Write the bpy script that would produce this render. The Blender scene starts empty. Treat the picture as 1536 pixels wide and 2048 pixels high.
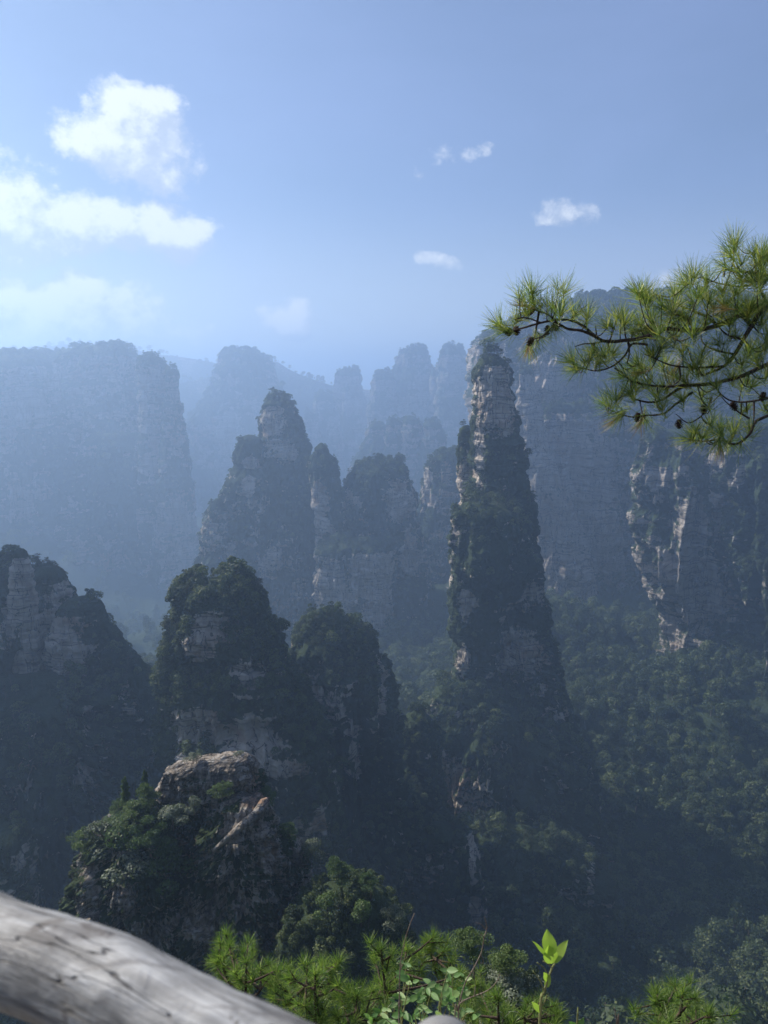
import bpy, math, random
import numpy as np
from mathutils import Vector

# ------------------------------------------------------------------ camera, sky, sun
scene = bpy.context.scene
ROOT = scene.collection
PITCH = math.radians(10.0)
F = 1479.0                      # focal length in pixels of the 1536x2048 frame
cam_data = bpy.data.cameras.new("camera")
cam = bpy.data.objects.new("camera", cam_data)
ROOT.objects.link(cam)
cam.location = (0, 0, 0)
cam.rotation_euler = (math.pi / 2 - PITCH, 0, 0)
cam_data.sensor_fit = 'VERTICAL'
cam_data.sensor_height = 36.0
cam_data.sensor_width = 27.0
cam_data.lens = 36.0 * F / 2048.0
cam_data.clip_start = 0.02
cam_data.clip_end = 30000
cam_data.dof.use_dof = True
cam_data.dof.focus_distance = 12.0
cam_data.dof.aperture_fstop = 7.5
scene.camera = cam

SUN_EL = math.radians(40)
SUN_AZ = math.radians(-62)      # measured from the view direction, negative = left
SKY_STRENGTH = 0.065
EXPOSURE = 0.66
HAZE_DENSITY = 0.00052
HAZE_COLOR = (0.49, 0.69, 1.0, 1)
HAZE_ANISO = 0.52
SUN_POWER = 5.0

scene.view_settings.view_transform = 'Standard'
scene.view_settings.look = 'None'
scene.view_settings.exposure = EXPOSURE
scene.view_settings.gamma = 1.0
scene.render.film_transparent = False
cy = scene.cycles
cy.use_denoising = True
cy.max_bounces = 6
cy.diffuse_bounces = 3
cy.glossy_bounces = 2
cy.transmission_bounces = 3
cy.volume_bounces = 1
cy.sample_clamp_indirect = 6

sl = bpy.data.lights.new("sun", 'SUN')
sl.energy = SUN_POWER
sl.angle = math.radians(0.5)
sl.color = (1.0, 0.94, 0.84)
so = bpy.data.objects.new("sun", sl)
ROOT.objects.link(so)
sdir = Vector((math.sin(SUN_AZ) * math.cos(SUN_EL), math.cos(SUN_AZ) * math.cos(SUN_EL), math.sin(SUN_EL)))
so.rotation_euler = sdir.to_track_quat('Z', 'Y').to_euler()
so.location = (0, 0, 500)

def ray(px, py):
    """world direction through pixel (px, py), scaled so that its forward part (world Y) is 1"""
    u = (px - 768.0) / F; v = -(py - 1024.0) / F
    y = math.cos(PITCH) + v * math.sin(PITCH)
    z = -math.sin(PITCH) + v * math.cos(PITCH)
    return u / y, 1.0, z / y
def at(px, py, D):
    x, y, z = ray(px, py)
    return (x * D, D, z * D)
def proj(P):
    """pixel position of world points (N,3)"""
    d = P[:, 1] * math.cos(PITCH) - P[:, 2] * math.sin(PITCH)
    v = P[:, 1] * math.sin(PITCH) + P[:, 2] * math.cos(PITCH)
    d = np.where(np.abs(d) < 1e-3, 1e-3, d)
    return 768 + F * P[:, 0] / d, 1024 - F * v / d, d

# ------------------------------------------------------------------ node helpers
def N(nt, typ, **kw):
    n = nt.nodes.new(typ)
    for k, v in kw.items():
        if k == 'inp':
            for a, b in v.items():
                n.inputs[a].default_value = b
        else:
            setattr(n, k, v)
    return n
def L(nt, a, b): nt.links.new(a, b)
def M2(nt, op, a, b=None, clamp=False):
    n = nt.nodes.new('ShaderNodeMath'); n.operation = op; n.use_clamp = clamp
    for i, x in enumerate((a, b)):
        if x is None: continue
        if isinstance(x, (int, float)): n.inputs[i].default_value = x
        else: nt.links.new(x, n.inputs[i])
    return n.outputs[0]
def ramp(nt, fac, stops):
    r = nt.nodes.new('ShaderNodeValToRGB')
    cr = r.color_ramp
    while len(cr.elements) < len(stops): cr.elements.new(0.5)
    for e, (p, c) in zip(cr.elements, stops):
        e.position = p; e.color = (c[0], c[1], c[2], 1) if not isinstance(c, (int, float)) else (c, c, c, 1)
    nt.links.new(fac, r.inputs[0])
    return r.outputs[0]
def mapr(nt, val, a, b, c=0.0, d=1.0, smooth=True):
    n = nt.nodes.new('ShaderNodeMapRange')
    n.interpolation_type = 'SMOOTHSTEP' if smooth else 'LINEAR'
    nt.links.new(val, n.inputs['Value'])
    for k, v in (('From Min', a), ('From Max', b), ('To Min', c), ('To Max', d)): n.inputs[k].default_value = v
    return n.outputs['Result']
def noise(nt, vec, scale, detail=4.0, rough=0.55, dist=0.0):
    n = nt.nodes.new('ShaderNodeTexNoise')
    n.inputs['Scale'].default_value = scale; n.inputs['Detail'].default_value = detail
    n.inputs['Roughness'].default_value = rough; n.inputs['Distortion'].default_value = dist
    nt.links.new(vec, n.inputs['Vector'])
    return n.outputs['Fac']
def vscale(nt, vec, s, add=None):
    n = nt.nodes.new('ShaderNodeVectorMath'); n.operation = 'MULTIPLY'
    nt.links.new(vec, n.inputs[0]); n.inputs[1].default_value = s
    return n.outputs[0]
def mixc(nt, fac, a, b, mode='MIX'):
    n = nt.nodes.new('ShaderNodeMix'); n.data_type = 'RGBA'; n.blend_type = mode
    for sock, x in ((n.inputs[0], fac), (n.inputs[6], a), (n.inputs[7], b)):
        if isinstance(x, (int, float)): sock.default_value = x
        elif isinstance(x, tuple): sock.default_value = (x[0], x[1], x[2], 1)
        else: nt.links.new(x, sock)
    return n.outputs[2]

# ------------------------------------------------------------------ world: Nishita sky with procedural clouds
world = bpy.data.worlds.new("World")
scene.world = world
world.use_nodes = True
wt = world.node_tree
wt.nodes.clear()
sky = N(wt, 'ShaderNodeTexSky', sky_type='NISHITA', sun_disc=False)
sky.sun_elevation = SUN_EL
sky.sun_rotation = SUN_AZ
sky.altitude = 1100
sky.air_density = 1.0
sky.dust_density = 0.9
sky.ozone_density = 2.4

# (px, py, rx, ry, weight) in pixels of the frame, turned into directions below
CLOUDS = [(232, 258, 128, 84, 1.5), (300, 340, 66, 52, 1.2), (258, 212, 98, 50, 1.25), (85, 315, 22, 16, 0.5), (345, 215, 40, 16, 0.4),
          (0, 425, 150, 92, 1.5), (190, 462, 155, 62, 1.5), (325, 485, 100, 42, 1.35), (60, 485, 160, 40, .9),
          (75, 640, 190, 85, 1.7), (-40, 650, 200, 90, 1.6), (175, 640, 110, 60, 1.5), (325, 670, 85, 45, 0.85), (180, 690, 260, 24, .6),
          (565, 625, 50, 34, 1.3), (905, 530, 66, 34, .50), (1130, 415, 88, 42, .54),
          (872, 302, 88, 32, .68), (968, 292, 40, 20, .5), (1360, 552, 70, 32, 0.55), (1540, 245, 30, 50, .45), (700, 655, 40, 18, .4)]
def cloud_group():
    g = bpy.data.node_groups.new("cloud_density", 'ShaderNodeTree')
    g.interface.new_socket('Dir', in_out='INPUT', socket_type='NodeSocketVector')
    g.interface.new_socket('Density', in_out='OUTPUT', socket_type='NodeSocketFloat')
    gi = g.nodes.new('NodeGroupInput'); go = g.nodes.new('NodeGroupOutput')
    sep = g.nodes.new('ShaderNodeSeparateXYZ'); L(g, gi.outputs[0], sep.inputs[0])
    az = M2(g, 'ARCTAN2', sep.outputs[0], sep.outputs[1])
    el = M2(g, 'ARCSINE', sep.outputs[2])
    comb = g.nodes.new('ShaderNodeCombineXYZ'); L(g, az, comb.inputs[0]); L(g, el, comb.inputs[1])
    # slight warp of the lookup so the ellipses never show
    wn = N(g, 'ShaderNodeTexNoise', inp={'Scale': 9.0, 'Detail': 3.0}); L(g, gi.outputs[0], wn.inputs['Vector'])
    off = N(g, 'ShaderNodeVectorMath', operation='MULTIPLY_ADD'); L(g, wn.outputs['Color'], off.inputs[0])
    off.inputs[1].default_value = (.13, .10, 0); off.inputs[2].default_value = (-.065, -.05, 0)
    pos = N(g, 'ShaderNodeVectorMath', operation='ADD'); L(g, comb.outputs[0], pos.inputs[0]); L(g, off.outputs[0], pos.inputs[1])
    total = None
    for px, py, rx, ry, w in CLOUDS:
        x, y, z = ray(px, py); a0 = math.atan2(x, y); e0 = math.asin(z / math.sqrt(x * x + y * y + z * z))
        m = N(g, 'ShaderNodeVectorMath', operation='SUBTRACT'); L(g, pos.outputs[0], m.inputs[0]); m.inputs[1].default_value = (a0, e0, 0)
        s = vscale(g, m.outputs[0], (F / rx * 0.92, F / ry * 0.92, 0))
        ln = N(g, 'ShaderNodeVectorMath', operation='LENGTH'); L(g, s, ln.inputs[0])
        v = mapr(g, ln.outputs['Value'], 1.5, 0.0, 0.0, w)
        total = v if total is None else M2(g, 'MAXIMUM', total, v)
    n1 = noise(g, vscale(g, gi.outputs[0], (1, 1, 1.25)), 13.0, 10.0, 0.62, 0.15)
    n2 = noise(g, vscale(g, gi.outputs[0], (1, 1, 1.2)), 46.0, 7.0, 0.62, 0.2)
    nn = M2(g, 'ADD', M2(g, 'MULTIPLY', n1, 2.5), M2(g, 'MULTIPLY', n2, 1.0))
    d = M2(g, 'ADD', total, M2(g, 'SUBTRACT', nn, 2.12))
    d = M2(g, 'SUBTRACT', d, mapr(g, total, 0.0, .35, 1.2, 0.0)); L(g, d, go.inputs[0])
    return g
cg = cloud_group()
tc = N(wt, 'ShaderNodeTexCoord')
d0 = wt.nodes.new('ShaderNodeGroup'); d0.node_tree = cg; L(wt, tc.outputs['Generated'], d0.inputs[0])
ofs = N(wt, 'ShaderNodeVectorMath', operation='ADD'); L(wt, tc.outputs['Generated'], ofs.inputs[0])
ofs.inputs[1].default_value = (-0.014, 0.0, 0.024)
d1 = wt.nodes.new('ShaderNodeGroup'); d1.node_tree = cg; L(wt, ofs.outputs[0], d1.inputs[0])
alpha = mapr(wt, d0.outputs[0], 0.0, 0.7)
dif = M2(wt, 'SUBTRACT', d0.outputs[0], d1.outputs[0])       # thinner towards the sun = brighter
lit = mapr(wt, dif, -0.38, 0.5, 0.0, 1.0)
ccol = mixc(wt, lit, (5.4, 6.2, 7.7), (9.9, 10.3, 10.8))
veil = noise(wt, vscale(wt, tc.outputs['Generated'], (1, 1, 2.2)), 2.2, 5, .5, .3)
veila = mapr(wt, veil, 0.3, 0.8, 0.14, 0.28)
base = mixc(wt, veila, sky.outputs[0], (4.9, 6.1, 11.2))
sepw = N(wt, 'ShaderNodeSeparateXYZ'); L(wt, tc.outputs['Generated'], sepw.inputs[0])
base = mixc(wt, mapr(wt, sepw.outputs[2], 0.0, 0.24, 0.55, 0.0), base, (8.4, 9.0, 10.0))
final = mixc(wt, M2(wt, 'MULTIPLY', alpha, 0.93), base, ccol)
bg = N(wt, 'ShaderNodeBackground'); bg.inputs['Strength'].default_value = SKY_STRENGTH
L(wt, final, bg.inputs['Color'])
wo = N(wt, 'ShaderNodeOutputWorld'); L(wt, bg.outputs[0], wo.inputs['Surface'])

# ------------------------------------------------------------------ maths: noise on arrays
def _h(ix, iy, iz, s):
    h = (ix.astype(np.uint32) * np.uint32(374761393) + iy.astype(np.uint32) * np.uint32(668265263)
         + iz.astype(np.uint32) * np.uint32(2246822519) + np.uint32((s * 3266489917) & 0xffffffff))
    h ^= h >> np.uint32(13); h *= np.uint32(1274126177); h ^= h >> np.uint32(16)
    return h.astype(np.float32) * np.float32(2.0 / 4294967295.0) - np.float32(1.0)
def vnoise(P, s=0):
    P = P.astype(np.float32)
    i = np.floor(P); f = P - i; i = i.astype(np.int64)
    u = f * f * (3 - 2 * f)
    x, y, z = i[:, 0], i[:, 1], i[:, 2]
    r = 0
    for dx in (0, 1):
        wx = u[:, 0] if dx else 1 - u[:, 0]
        for dy in (0, 1):
            wy = u[:, 1] if dy else 1 - u[:, 1]
            for dz in (0, 1):
                wz = u[:, 2] if dz else 1 - u[:, 2]
                r = r + _h(x + dx, y + dy, z + dz, s) * wx * wy * wz
    return r
def fbm(P, octs=4, s=0, gain=0.5):
    a = 1.0; r = 0; q = np.array(P, dtype=np.float32); t = 0
    for o in range(octs):
        r = r + a * vnoise(q, s + o * 17); t += a
        q = q * 2.03 + 11.3; a *= gain
    return r / t
def sstep(a, b, x):
    t = np.clip((x - a) / (b - a), 0, 1)
    return t * t * (3 - 2 * t)

# ------------------------------------------------------------------ object helpers
def tag(o, label=None, category=None, group=None, kind=None):
    if label: o["label"] = label
    if category: o["category"] = category
    if group: o["group"] = group
    if kind: o["kind"] = kind
    return o
def mesh_from(name, V, faces, mats=None, smooth=True, mat_idx=None, attrs=None):
    """V (N,3); faces: (M,k) int array (k = 3 or 4), or a list of such arrays"""
    me = bpy.data.meshes.new(name)
    fl = faces if isinstance(faces, list) else [faces]
    fl = [np.asarray(f, dtype=np.int32) for f in fl if len(f)]
    V = np.asarray(V, dtype=np.float32)
    me.vertices.add(len(V)); me.vertices.foreach_set('co', V.ravel())
    nl = sum(f.size for f in fl); nf = sum(len(f) for f in fl)
    me.loops.add(nl); me.polygons.add(nf)
    me.loops.foreach_set('vertex_index', np.concatenate([f.ravel() for f in fl]))
    tot = np.concatenate([np.full(len(f), f.shape[1], dtype=np.int32) for f in fl])
    st = np.concatenate([[0], np.cumsum(tot)[:-1]]).astype(np.int32)
    me.polygons.foreach_set('loop_start', st)
    me.polygons.foreach_set('loop_total', tot)
    if mat_idx is not None: me.polygons.foreach_set('material_index', np.asarray(mat_idx, dtype=np.int32))
    me.polygons.foreach_set('use_smooth', np.full(nf, smooth, dtype=bool))
    for m in (mats or []): me.materials.append(m)
    if attrs:
        for k, arr in attrs.items():
            a = me.attributes.new(k, 'FLOAT', 'POINT'); a.data.foreach_set('value', np.asarray(arr, dtype=np.float32))
    me.update(calc_edges=True)
    return me
def add_obj(name, me, parent=None, loc=None, coll=None):
    o = bpy.data.objects.new(name, me)
    (coll or ROOT).objects.link(o)
    if loc is not None: o.location = loc
    if parent is not None: o.parent = parent
    return o
def grid_faces(nu, nv, wrap=True):
    """nu columns (wrapping), nv rows"""
    c = np.arange(nu if wrap else nu - 1); r = np.arange(nv - 1)
    C, R = np.meshgrid(c, r)
    C = C.ravel(); R = R.ravel(); C2 = (C + 1) % nu
    return np.stack([R * nu + C, R * nu + C2, (R + 1) * nu + C2, (R + 1) * nu + C], 1)
def tube(P, R, seg=6, cap=True):
    P = np.asarray(P, float); n = len(P); R = np.broadcast_to(np.asarray(R, float), (n,))
    T = np.gradient(P, axis=0); T /= np.linalg.norm(T, axis=1)[:, None] + 1e-9
    ref = np.array([0, 0, 1.0]) if abs(T[:, 2]).mean() < .8 else np.array([1.0, 0, 0])
    A = np.cross(T, ref); A /= np.linalg.norm(A, axis=1)[:, None] + 1e-9
    B = np.cross(T, A)
    th = np.linspace(0, 2 * math.pi, seg, endpoint=False)
    V = P[:, None] + R[:, None, None] * (np.cos(th)[None, :, None] * A[:, None] + np.sin(th)[None, :, None] * B[:, None])
    V = V.reshape(-1, 3); Fq = grid_faces(seg, n)
    if cap:
        V = np.concatenate([V, P[:1], P[-1:]]); k = len(V)
        i = np.arange(seg); j = (i + 1) % seg
        q1 = np.stack([j, i, np.full(seg, k - 2)], 1); q2 = np.stack([(n - 1) * seg + i, (n - 1) * seg + j, np.full(seg, k - 1)], 1)
        return V, [Fq, np.concatenate([q1, q2])]
    return V, [Fq]
class Mesher:
    def __init__(s): s.V = []; s.F3 = []; s.F4 = []; s.n = 0; s.m3 = []; s.m4 = []
    def add(s, V, fl, mi=0):
        for f in (fl if isinstance(fl, list) else [fl]):
            f = np.asarray(f)
            if not len(f): continue
            if f.shape[1] == 3: s.F3.append(f + s.n); s.m3.append(np.full(len(f), mi))
            else: s.F4.append(f + s.n); s.m4.append(np.full(len(f), mi))
        s.V.append(np.asarray(V)); s.n += len(V)
    def build(s, name, mats, smooth=True):
        fl = []; mi = []
        if s.F3: fl.append(np.concatenate(s.F3)); mi.append(np.concatenate(s.m3))
        if s.F4: fl.append(np.concatenate(s.F4)); mi.append(np.concatenate(s.m4))
        return mesh_from(name, np.concatenate(s.V), fl, mats, smooth, np.concatenate(mi))
def smoothpath(P, n=24):
    """Catmull-Rom through points"""
    P = np.asarray(P, float)
    if len(P) < 3: return P[0] + (P[-1] - P[0]) * np.linspace(0, 1, n)[:, None]
    Q = np.concatenate([[2 * P[0] - P[1]], P, [2 * P[-1] - P[-2]]])
    out = []; k = max(2, n // (len(P) - 1))
    for i in range(1, len(Q) - 2):
        t = np.linspace(0, 1, k, endpoint=False)[:, None]
        a, b, c, d = Q[i - 1], Q[i], Q[i + 1], Q[i + 2]
        out.append(.5 * ((2 * b) + (-a + c) * t + (2 * a - 5 * b + 4 * c - d) * t ** 2 + (-a + 3 * b - 3 * c + d) * t ** 3))
    return np.concatenate(out + [P[-1:]])

# ------------------------------------------------------------------ materials
def new_mat(name):
    m = bpy.data.materials.new(name); m.use_nodes = True; m.node_tree.nodes.clear()
    return m, m.node_tree
def finish(nt, color, rough=0.9, bump=None, bstr=0.5, bdist=1.0, spec=0.25, transl=None, tcol=None):
    b = N(nt, 'ShaderNodeBsdfPrincipled')
    L(nt, color, b.inputs['Base Color'])
    if isinstance(rough, (int, float)): b.inputs['Roughness'].default_value = rough
    else: L(nt, rough, b.inputs['Roughness'])
    b.inputs['Specular IOR Level'].default_value = spec
    if bump is not None:
        bp = N(nt, 'ShaderNodeBump'); bp.inputs['Strength'].default_value = bstr; bp.inputs['Distance'].default_value = bdist
        L(nt, bump, bp.inputs['Height']); L(nt, bp.outputs[0], b.inputs['Normal'])
    out = N(nt, 'ShaderNodeOutputMaterial')
    if transl:
        t = N(nt, 'ShaderNodeBsdfTranslucent'); L(nt, tcol if tcol is not None else color, t.inputs['Color'])
        mx = N(nt, 'ShaderNodeMixShader'); mx.inputs[0].default_value = transl
        L(nt, b.outputs[0], mx.inputs[1]); L(nt, t.outputs[0], mx.inputs[2]); L(nt, mx.outputs[0], out.inputs['Surface'])
    else:
        L(nt, b.outputs[0], out.inputs['Surface'])
def rock_material(name, k=1.0, pale=(.52, .455, .385), mid=(.41, .35, .29), dark=(.14, .12, .10), orange=(.27, .165, .10), veg=(.020, .030, .013), wst=.6, stain_amt=.38, ob=.54):
    """layered sandstone; k scales the feature size in metres"""
    m, nt = new_mat(name)
    geo = N(nt, 'ShaderNodeNewGeometry'); P = geo.outputs['Position']
    warp = N(nt, 'ShaderNodeTexNoise', inp={'Scale': .03 / k, 'Detail': 3.0}); L(nt, P, warp.inputs['Vector'])
    wv = N(nt, 'ShaderNodeVectorMath', operation='MULTIPLY_ADD'); L(nt, warp.outputs['Color'], wv.inputs[0])
    wv.inputs[1].default_value = (6 * k, 6 * k, 14 * k); L(nt, P, wv.inputs[2])
    W = wv.outputs[0]
    strata = noise(nt, vscale(nt, W, (.012 / k, .012 / k, .42 / k)), 1.0, 6, .62)
    strata2 = noise(nt, vscale(nt, W, (.10 / k, .10 / k, 1.5 / k)), 1.0, 4, .6)
    streak = noise(nt, vscale(nt, P, (.30 / k, .30 / k, .018 / k)), 1.0, 5, .6, .3)
    blot = noise(nt, P, .035 / k, 5, .6, .4)
    joint = noise(nt, vscale(nt, W, (.20 / k, .20 / k, .035 / k)), 1.0, 3, .5)
    crack = mapr(nt, M2(nt, 'ABSOLUTE', M2(nt, 'SUBTRACT', joint, .5)), 0.0, 0.018)
    bed = noise(nt, vscale(nt, W, (.02 / k, .02 / k, .30 / k)), 1.0, 2, .5)
    crack = M2(nt, 'MULTIPLY', crack, mapr(nt, M2(nt, 'ABSOLUTE', M2(nt, 'SUBTRACT', bed, .5)), 0.0, 0.03, .25, 1))
    tone = M2(nt, 'ADD', M2(nt, 'MULTIPLY', strata, wst), M2(nt, 'MULTIPLY', streak, 1 - wst))
    col = ramp(nt, tone, [(0.34, dark), (0.47, mid), (0.60, pale), (0.75, tuple(min(.6, c * 1.2) for c in pale))])
    col = mixc(nt, mapr(nt, blot, ob, ob + .14, 0, .75), col, orange, 'MIX')
    stain = mapr(nt, noise(nt, vscale(nt, P, (.16 / k, .16 / k, .03 / k)), 1.0, 4, .6), .50, .66, 0, stain_amt)
    col = mixc(nt, stain, col, dark)
    col = mixc(nt, M2(nt, 'SUBTRACT', 1.0, crack), col, (.05, .045, .04))
    va = N(nt, 'ShaderNodeAttribute', attribute_name='veg')
    fine = noise(nt, P, .35 / k, 5, .65)
    vm = mapr(nt, M2(nt, 'ADD', va.outputs['Fac'], M2(nt, 'MULTIPLY', M2(nt, 'SUBTRACT', fine, .5), 1.3)), .42, .62)
    vcol = mixc(nt, noise(nt, P, .8 / k, 4, .7), veg, tuple(c * 1.9 for c in veg))
    col = mixc(nt, vm, col, vcol)
    h = M2(nt, 'ADD', M2(nt, 'MULTIPLY', strata, 2.6 * wst), M2(nt, 'MULTIPLY', strata2, .8 * wst))
    h = M2(nt, 'ADD', h, M2(nt, 'MULTIPLY', streak, 1.1))
    h = M2(nt, 'ADD', h, M2(nt, 'MULTIPLY', crack, .35))
    h = M2(nt, 'ADD', h, M2(nt, 'MULTIPLY', fine, .5))
    finish(nt, col, .92, h, .9, 1.5 * k, .15)
    return m
def leaf_material(name, a, b, c, transl=.3, rough=.6, spec=.3, isl=.5):
    m, nt = new_mat(name)
    oi = N(nt, 'ShaderNodeObjectInfo'); geo = N(nt, 'ShaderNodeNewGeometry')
    r = M2(nt, 'ADD', M2(nt, 'MULTIPLY', oi.outputs['Random'], 1 - isl), M2(nt, 'MULTIPLY', geo.outputs['Random Per Island'], isl))
    col = ramp(nt, r, [(0.1, a), (0.5, b), (0.9, c)])
    tcol = mixc(nt, 1.0, col, (1.2, 1.4, .7), 'MULTIPLY')
    finish(nt, col, rough, None, spec=spec, transl=transl, tcol=tcol)
    return m
def bark_material(name, a=(.05, .04, .032), b=(.13, .105, .085), sc=60, z=.25):
    m, nt = new_mat(name)
    tcn = N(nt, 'ShaderNodeTexCoord')
    n = noise(nt, vscale(nt, tcn.outputs['Object'], (1, 1, z)), sc, 5, .65)
    col = ramp(nt, n, [(.35, a), (.65, b)])
    finish(nt, col, .85, n, .6, .5 / sc, .2)
    return m
ROCK = rock_material("sandstone", 1.0)
ROCK_WALL = rock_material("sandstone_wall", 1.3, pale=(.38, .34, .295), mid=(.29, .25, .215), dark=(.13, .112, .097), orange=(.24, .17, .12), stain_amt=.35)
ROCK_FAR = rock_material("sandstone_far", 2.6, pale=(.33, .295, .26), mid=(.22, .195, .17))
ROCK_NEAR = rock_material("sandstone_near", .22, pale=(.33, .31, .28), mid=(.26, .215, .17), dark=(.065, .055, .047), orange=(.27, .15, .085), veg=(.022, .032, .013), wst=.35, stain_amt=.7, ob=.53)
LEAF_FAR = leaf_material("forest_leaves", (.012, .024, .009), (.042, .066, .020), (.13, .15, .055), .28)
LEAF_PINE_FAR = leaf_material("pine_foliage", (.010, .021, .009), (.022, .040, .014), (.05, .068, .026), .2)
LEAF_ROCK = leaf_material("outcrop_pine_foliage", (.035, .065, .018), (.065, .105, .026), (.11, .15, .04), .3)
LEAF_GREY = leaf_material("grey_shrub_leaves", (.075, .09, .06), (.12, .14, .095), (.18, .2, .14), .25)
BARK = bark_material("bark", sc=3)
BARK_DARK = bark_material("branch_bark", (.018, .014, .012), (.07, .052, .042), 80)

# ------------------------------------------------------------------ tree prototypes (height 1)
def rand_dirs(rng, n):
    v = rng.normal(size=(n, 3)); return v / np.linalg.norm(v, axis=1)[:, None]
def leaf_quads(rng, P, Nn, size, aspect=.75, flat=.0):
    n = len(P)
    Nn = Nn + rng.normal(size=(n, 3)) * .55
    if flat: Nn[:, 2] += flat
    Nn /= np.linalg.norm(Nn, axis=1)[:, None] + 1e-9
    A = np.cross(Nn, rand_dirs(rng, n)); A /= np.linalg.norm(A, axis=1)[:, None] + 1e-9
    B = np.cross(Nn, A)
    s = (size * rng.uniform(.6, 1.4, n))[:, None]
    V = np.stack([P - A * s, P - B * s * aspect, P + A * s, P + B * s * aspect], 1).reshape(-1, 3)
    f = np.arange(4 * n).reshape(n, 4)
    return V, f
def proto_broad(seed, nf=620, size=.042, leaf=None, lobes=8, w=.40, low=.42):
    rng = np.random.default_rng(seed)
    C = []; R = []
    for i in range(lobes):
        a = rng.uniform(0, 6.28); r = rng.uniform(.05, w * .72); h = rng.uniform(low, .84)
        rr = rng.uniform(.13, .23)
        r *= 1 - .75 * max(0, (h - .6) / .4)
        C.append((r * math.cos(a), r * math.sin(a), h)); R.append(rr)
    C.append((0, 0, .8)); R.append(.18)
    C = np.array(C); R = np.array(R)
    k = rng.choice(len(C), nf, p=R ** 2 / (R ** 2).sum())
    d = rand_dirs(rng, nf); d[:, 2] = np.where(d[:, 2] < -.5, -d[:, 2], d[:, 2])
    rad = R[k] * rng.uniform(.78, 1.08, nf)
    P = C[k] + d * rad[:, None] * np.array([1.1, 1.1, .85])
    ok = np.ones(nf, bool)
    for j in range(len(C)):
        ins = np.linalg.norm((P - C[j]) / np.array([1.1, 1.1, .85]), axis=1) < R[j] * .72
        ok &= ~ins
    P = P[ok]; d = d[ok]
    mb = Mesher()
    V, f = leaf_quads(rng, P, d, size)
    mb.add(V, f, 0)
    tp = np.array([[0, 0, -.12], [.01, 0, .2], [rng.uniform(-.04, .04), rng.uniform(-.04, .04), .7]])
    V, f = tube(smoothpath(tp, 6), np.linspace(.03, .012, 7)[:len(smoothpath(tp, 6))], 5); mb.add(V, f, 1)
    for j in range(4):
        V, f = tube([(0, 0, .35 + .06 * j), tuple(C[j])], [.012, .005], 4); mb.add(V, f, 1)
    return mb.build("tree_mesh", [leaf or LEAF_FAR, BARK])
def proto_pine(seed, layers=7, nf=90, size=.034, leaf=None, spread=.30, lean=.08, start=.32, parts=False):
    rng = np.random.default_rng(seed)
    top = np.array([rng.uniform(-lean, lean), rng.uniform(-lean, lean), 1.0])
    path = smoothpath([(0, 0, -.12), (rng.uniform(-.02, .02), rng.uniform(-.02, .02), .3), (top[0] * .8, top[1] * .4, .65), tuple(top)], 12)
    mb = Mesher(); mt = Mesher()
    V, f = tube(path, np.linspace(.024, .005, len(path)), 6); mt.add(V, f, 0)
    for i in range(layers):
        h = start + (1 - start) * (i + .2) / layers
        j = min(len(path) - 1, int(np.searchsorted(path[:, 2], h))); base = path[j]
        sp = spread * (1 - .72 * (h - start) / (1 - start)) * rng.uniform(.8, 1.2)
        for q in range(3 if i < layers - 1 else 1):
            a = rng.uniform(0, 6.28); r = sp * rng.uniform(.35, 1.0) if i < layers - 1 else 0
            c = base + np.array([r * math.cos(a), r * math.sin(a), .25 * r + .01])
            n = nf
            rr = sp * rng.uniform(.42, .62)
            ang = rng.uniform(0, 6.28, n); rad = rr * np.sqrt(rng.uniform(0, 1, n))
            P = np.stack([c[0] + rad * np.cos(ang), c[1] + rad * np.sin(ang), c[2] + rng.normal(0, .016, n) + .03 * (1 - (rad / rr) ** 2)], 1)
            Nn = np.zeros((n, 3)); Nn[:, 2] = .6; Nn += rng.normal(size=(n, 3)) * .4
            V, f = leaf_quads(rng, P, Nn, size, .4); mb.add(V, f, 0)
            V, f = tube([base - np.array([0, 0, .03]), c], [.008, .003], 4); mt.add(V, f, 0)
    if parts:
        return mt.build("pine_trunk_mesh", [BARK]), mb.build("pine_crown_mesh", [leaf or LEAF_PINE_FAR])
    mb.F3 += [q + mb.n for q in mt.F3]; mb.m3 += [q * 0 + 1 for q in mt.m3]
    mb.F4 += [q + mb.n for q in mt.F4]; mb.m4 += [q * 0 + 1 for q in mt.m4]
    mb.V += mt.V
    return mb.build("pine_mesh", [leaf or LEAF_PINE_FAR, BARK])
PROTO_COLL = bpy.data.collections.new("forest_prototypes")      # instanced by the forest objects only
PROTOS = []
for i in range(8):
    PROTOS.append(proto_broad(100 + i, w=.36 + .03 * (i % 3), low=.38 + .03 * (i % 4)))
for i in range(5):
    PROTOS.append(proto_pine(200 + i, layers=5 + i % 3, nf=40, spread=.27 + .02 * i))
for i in range(3):   # low bushes that hug the cliffs
    PROTOS.append(proto_broad(300 + i, nf=420, size=.07, lobes=6, w=.6, low=.15))
for i, me in enumerate(PROTOS):
    add_obj("tree", me, coll=PROTO_COLL).name = "tree_kind_%02d" % i
NB, NP_, NS = 8, 5, 3

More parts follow.
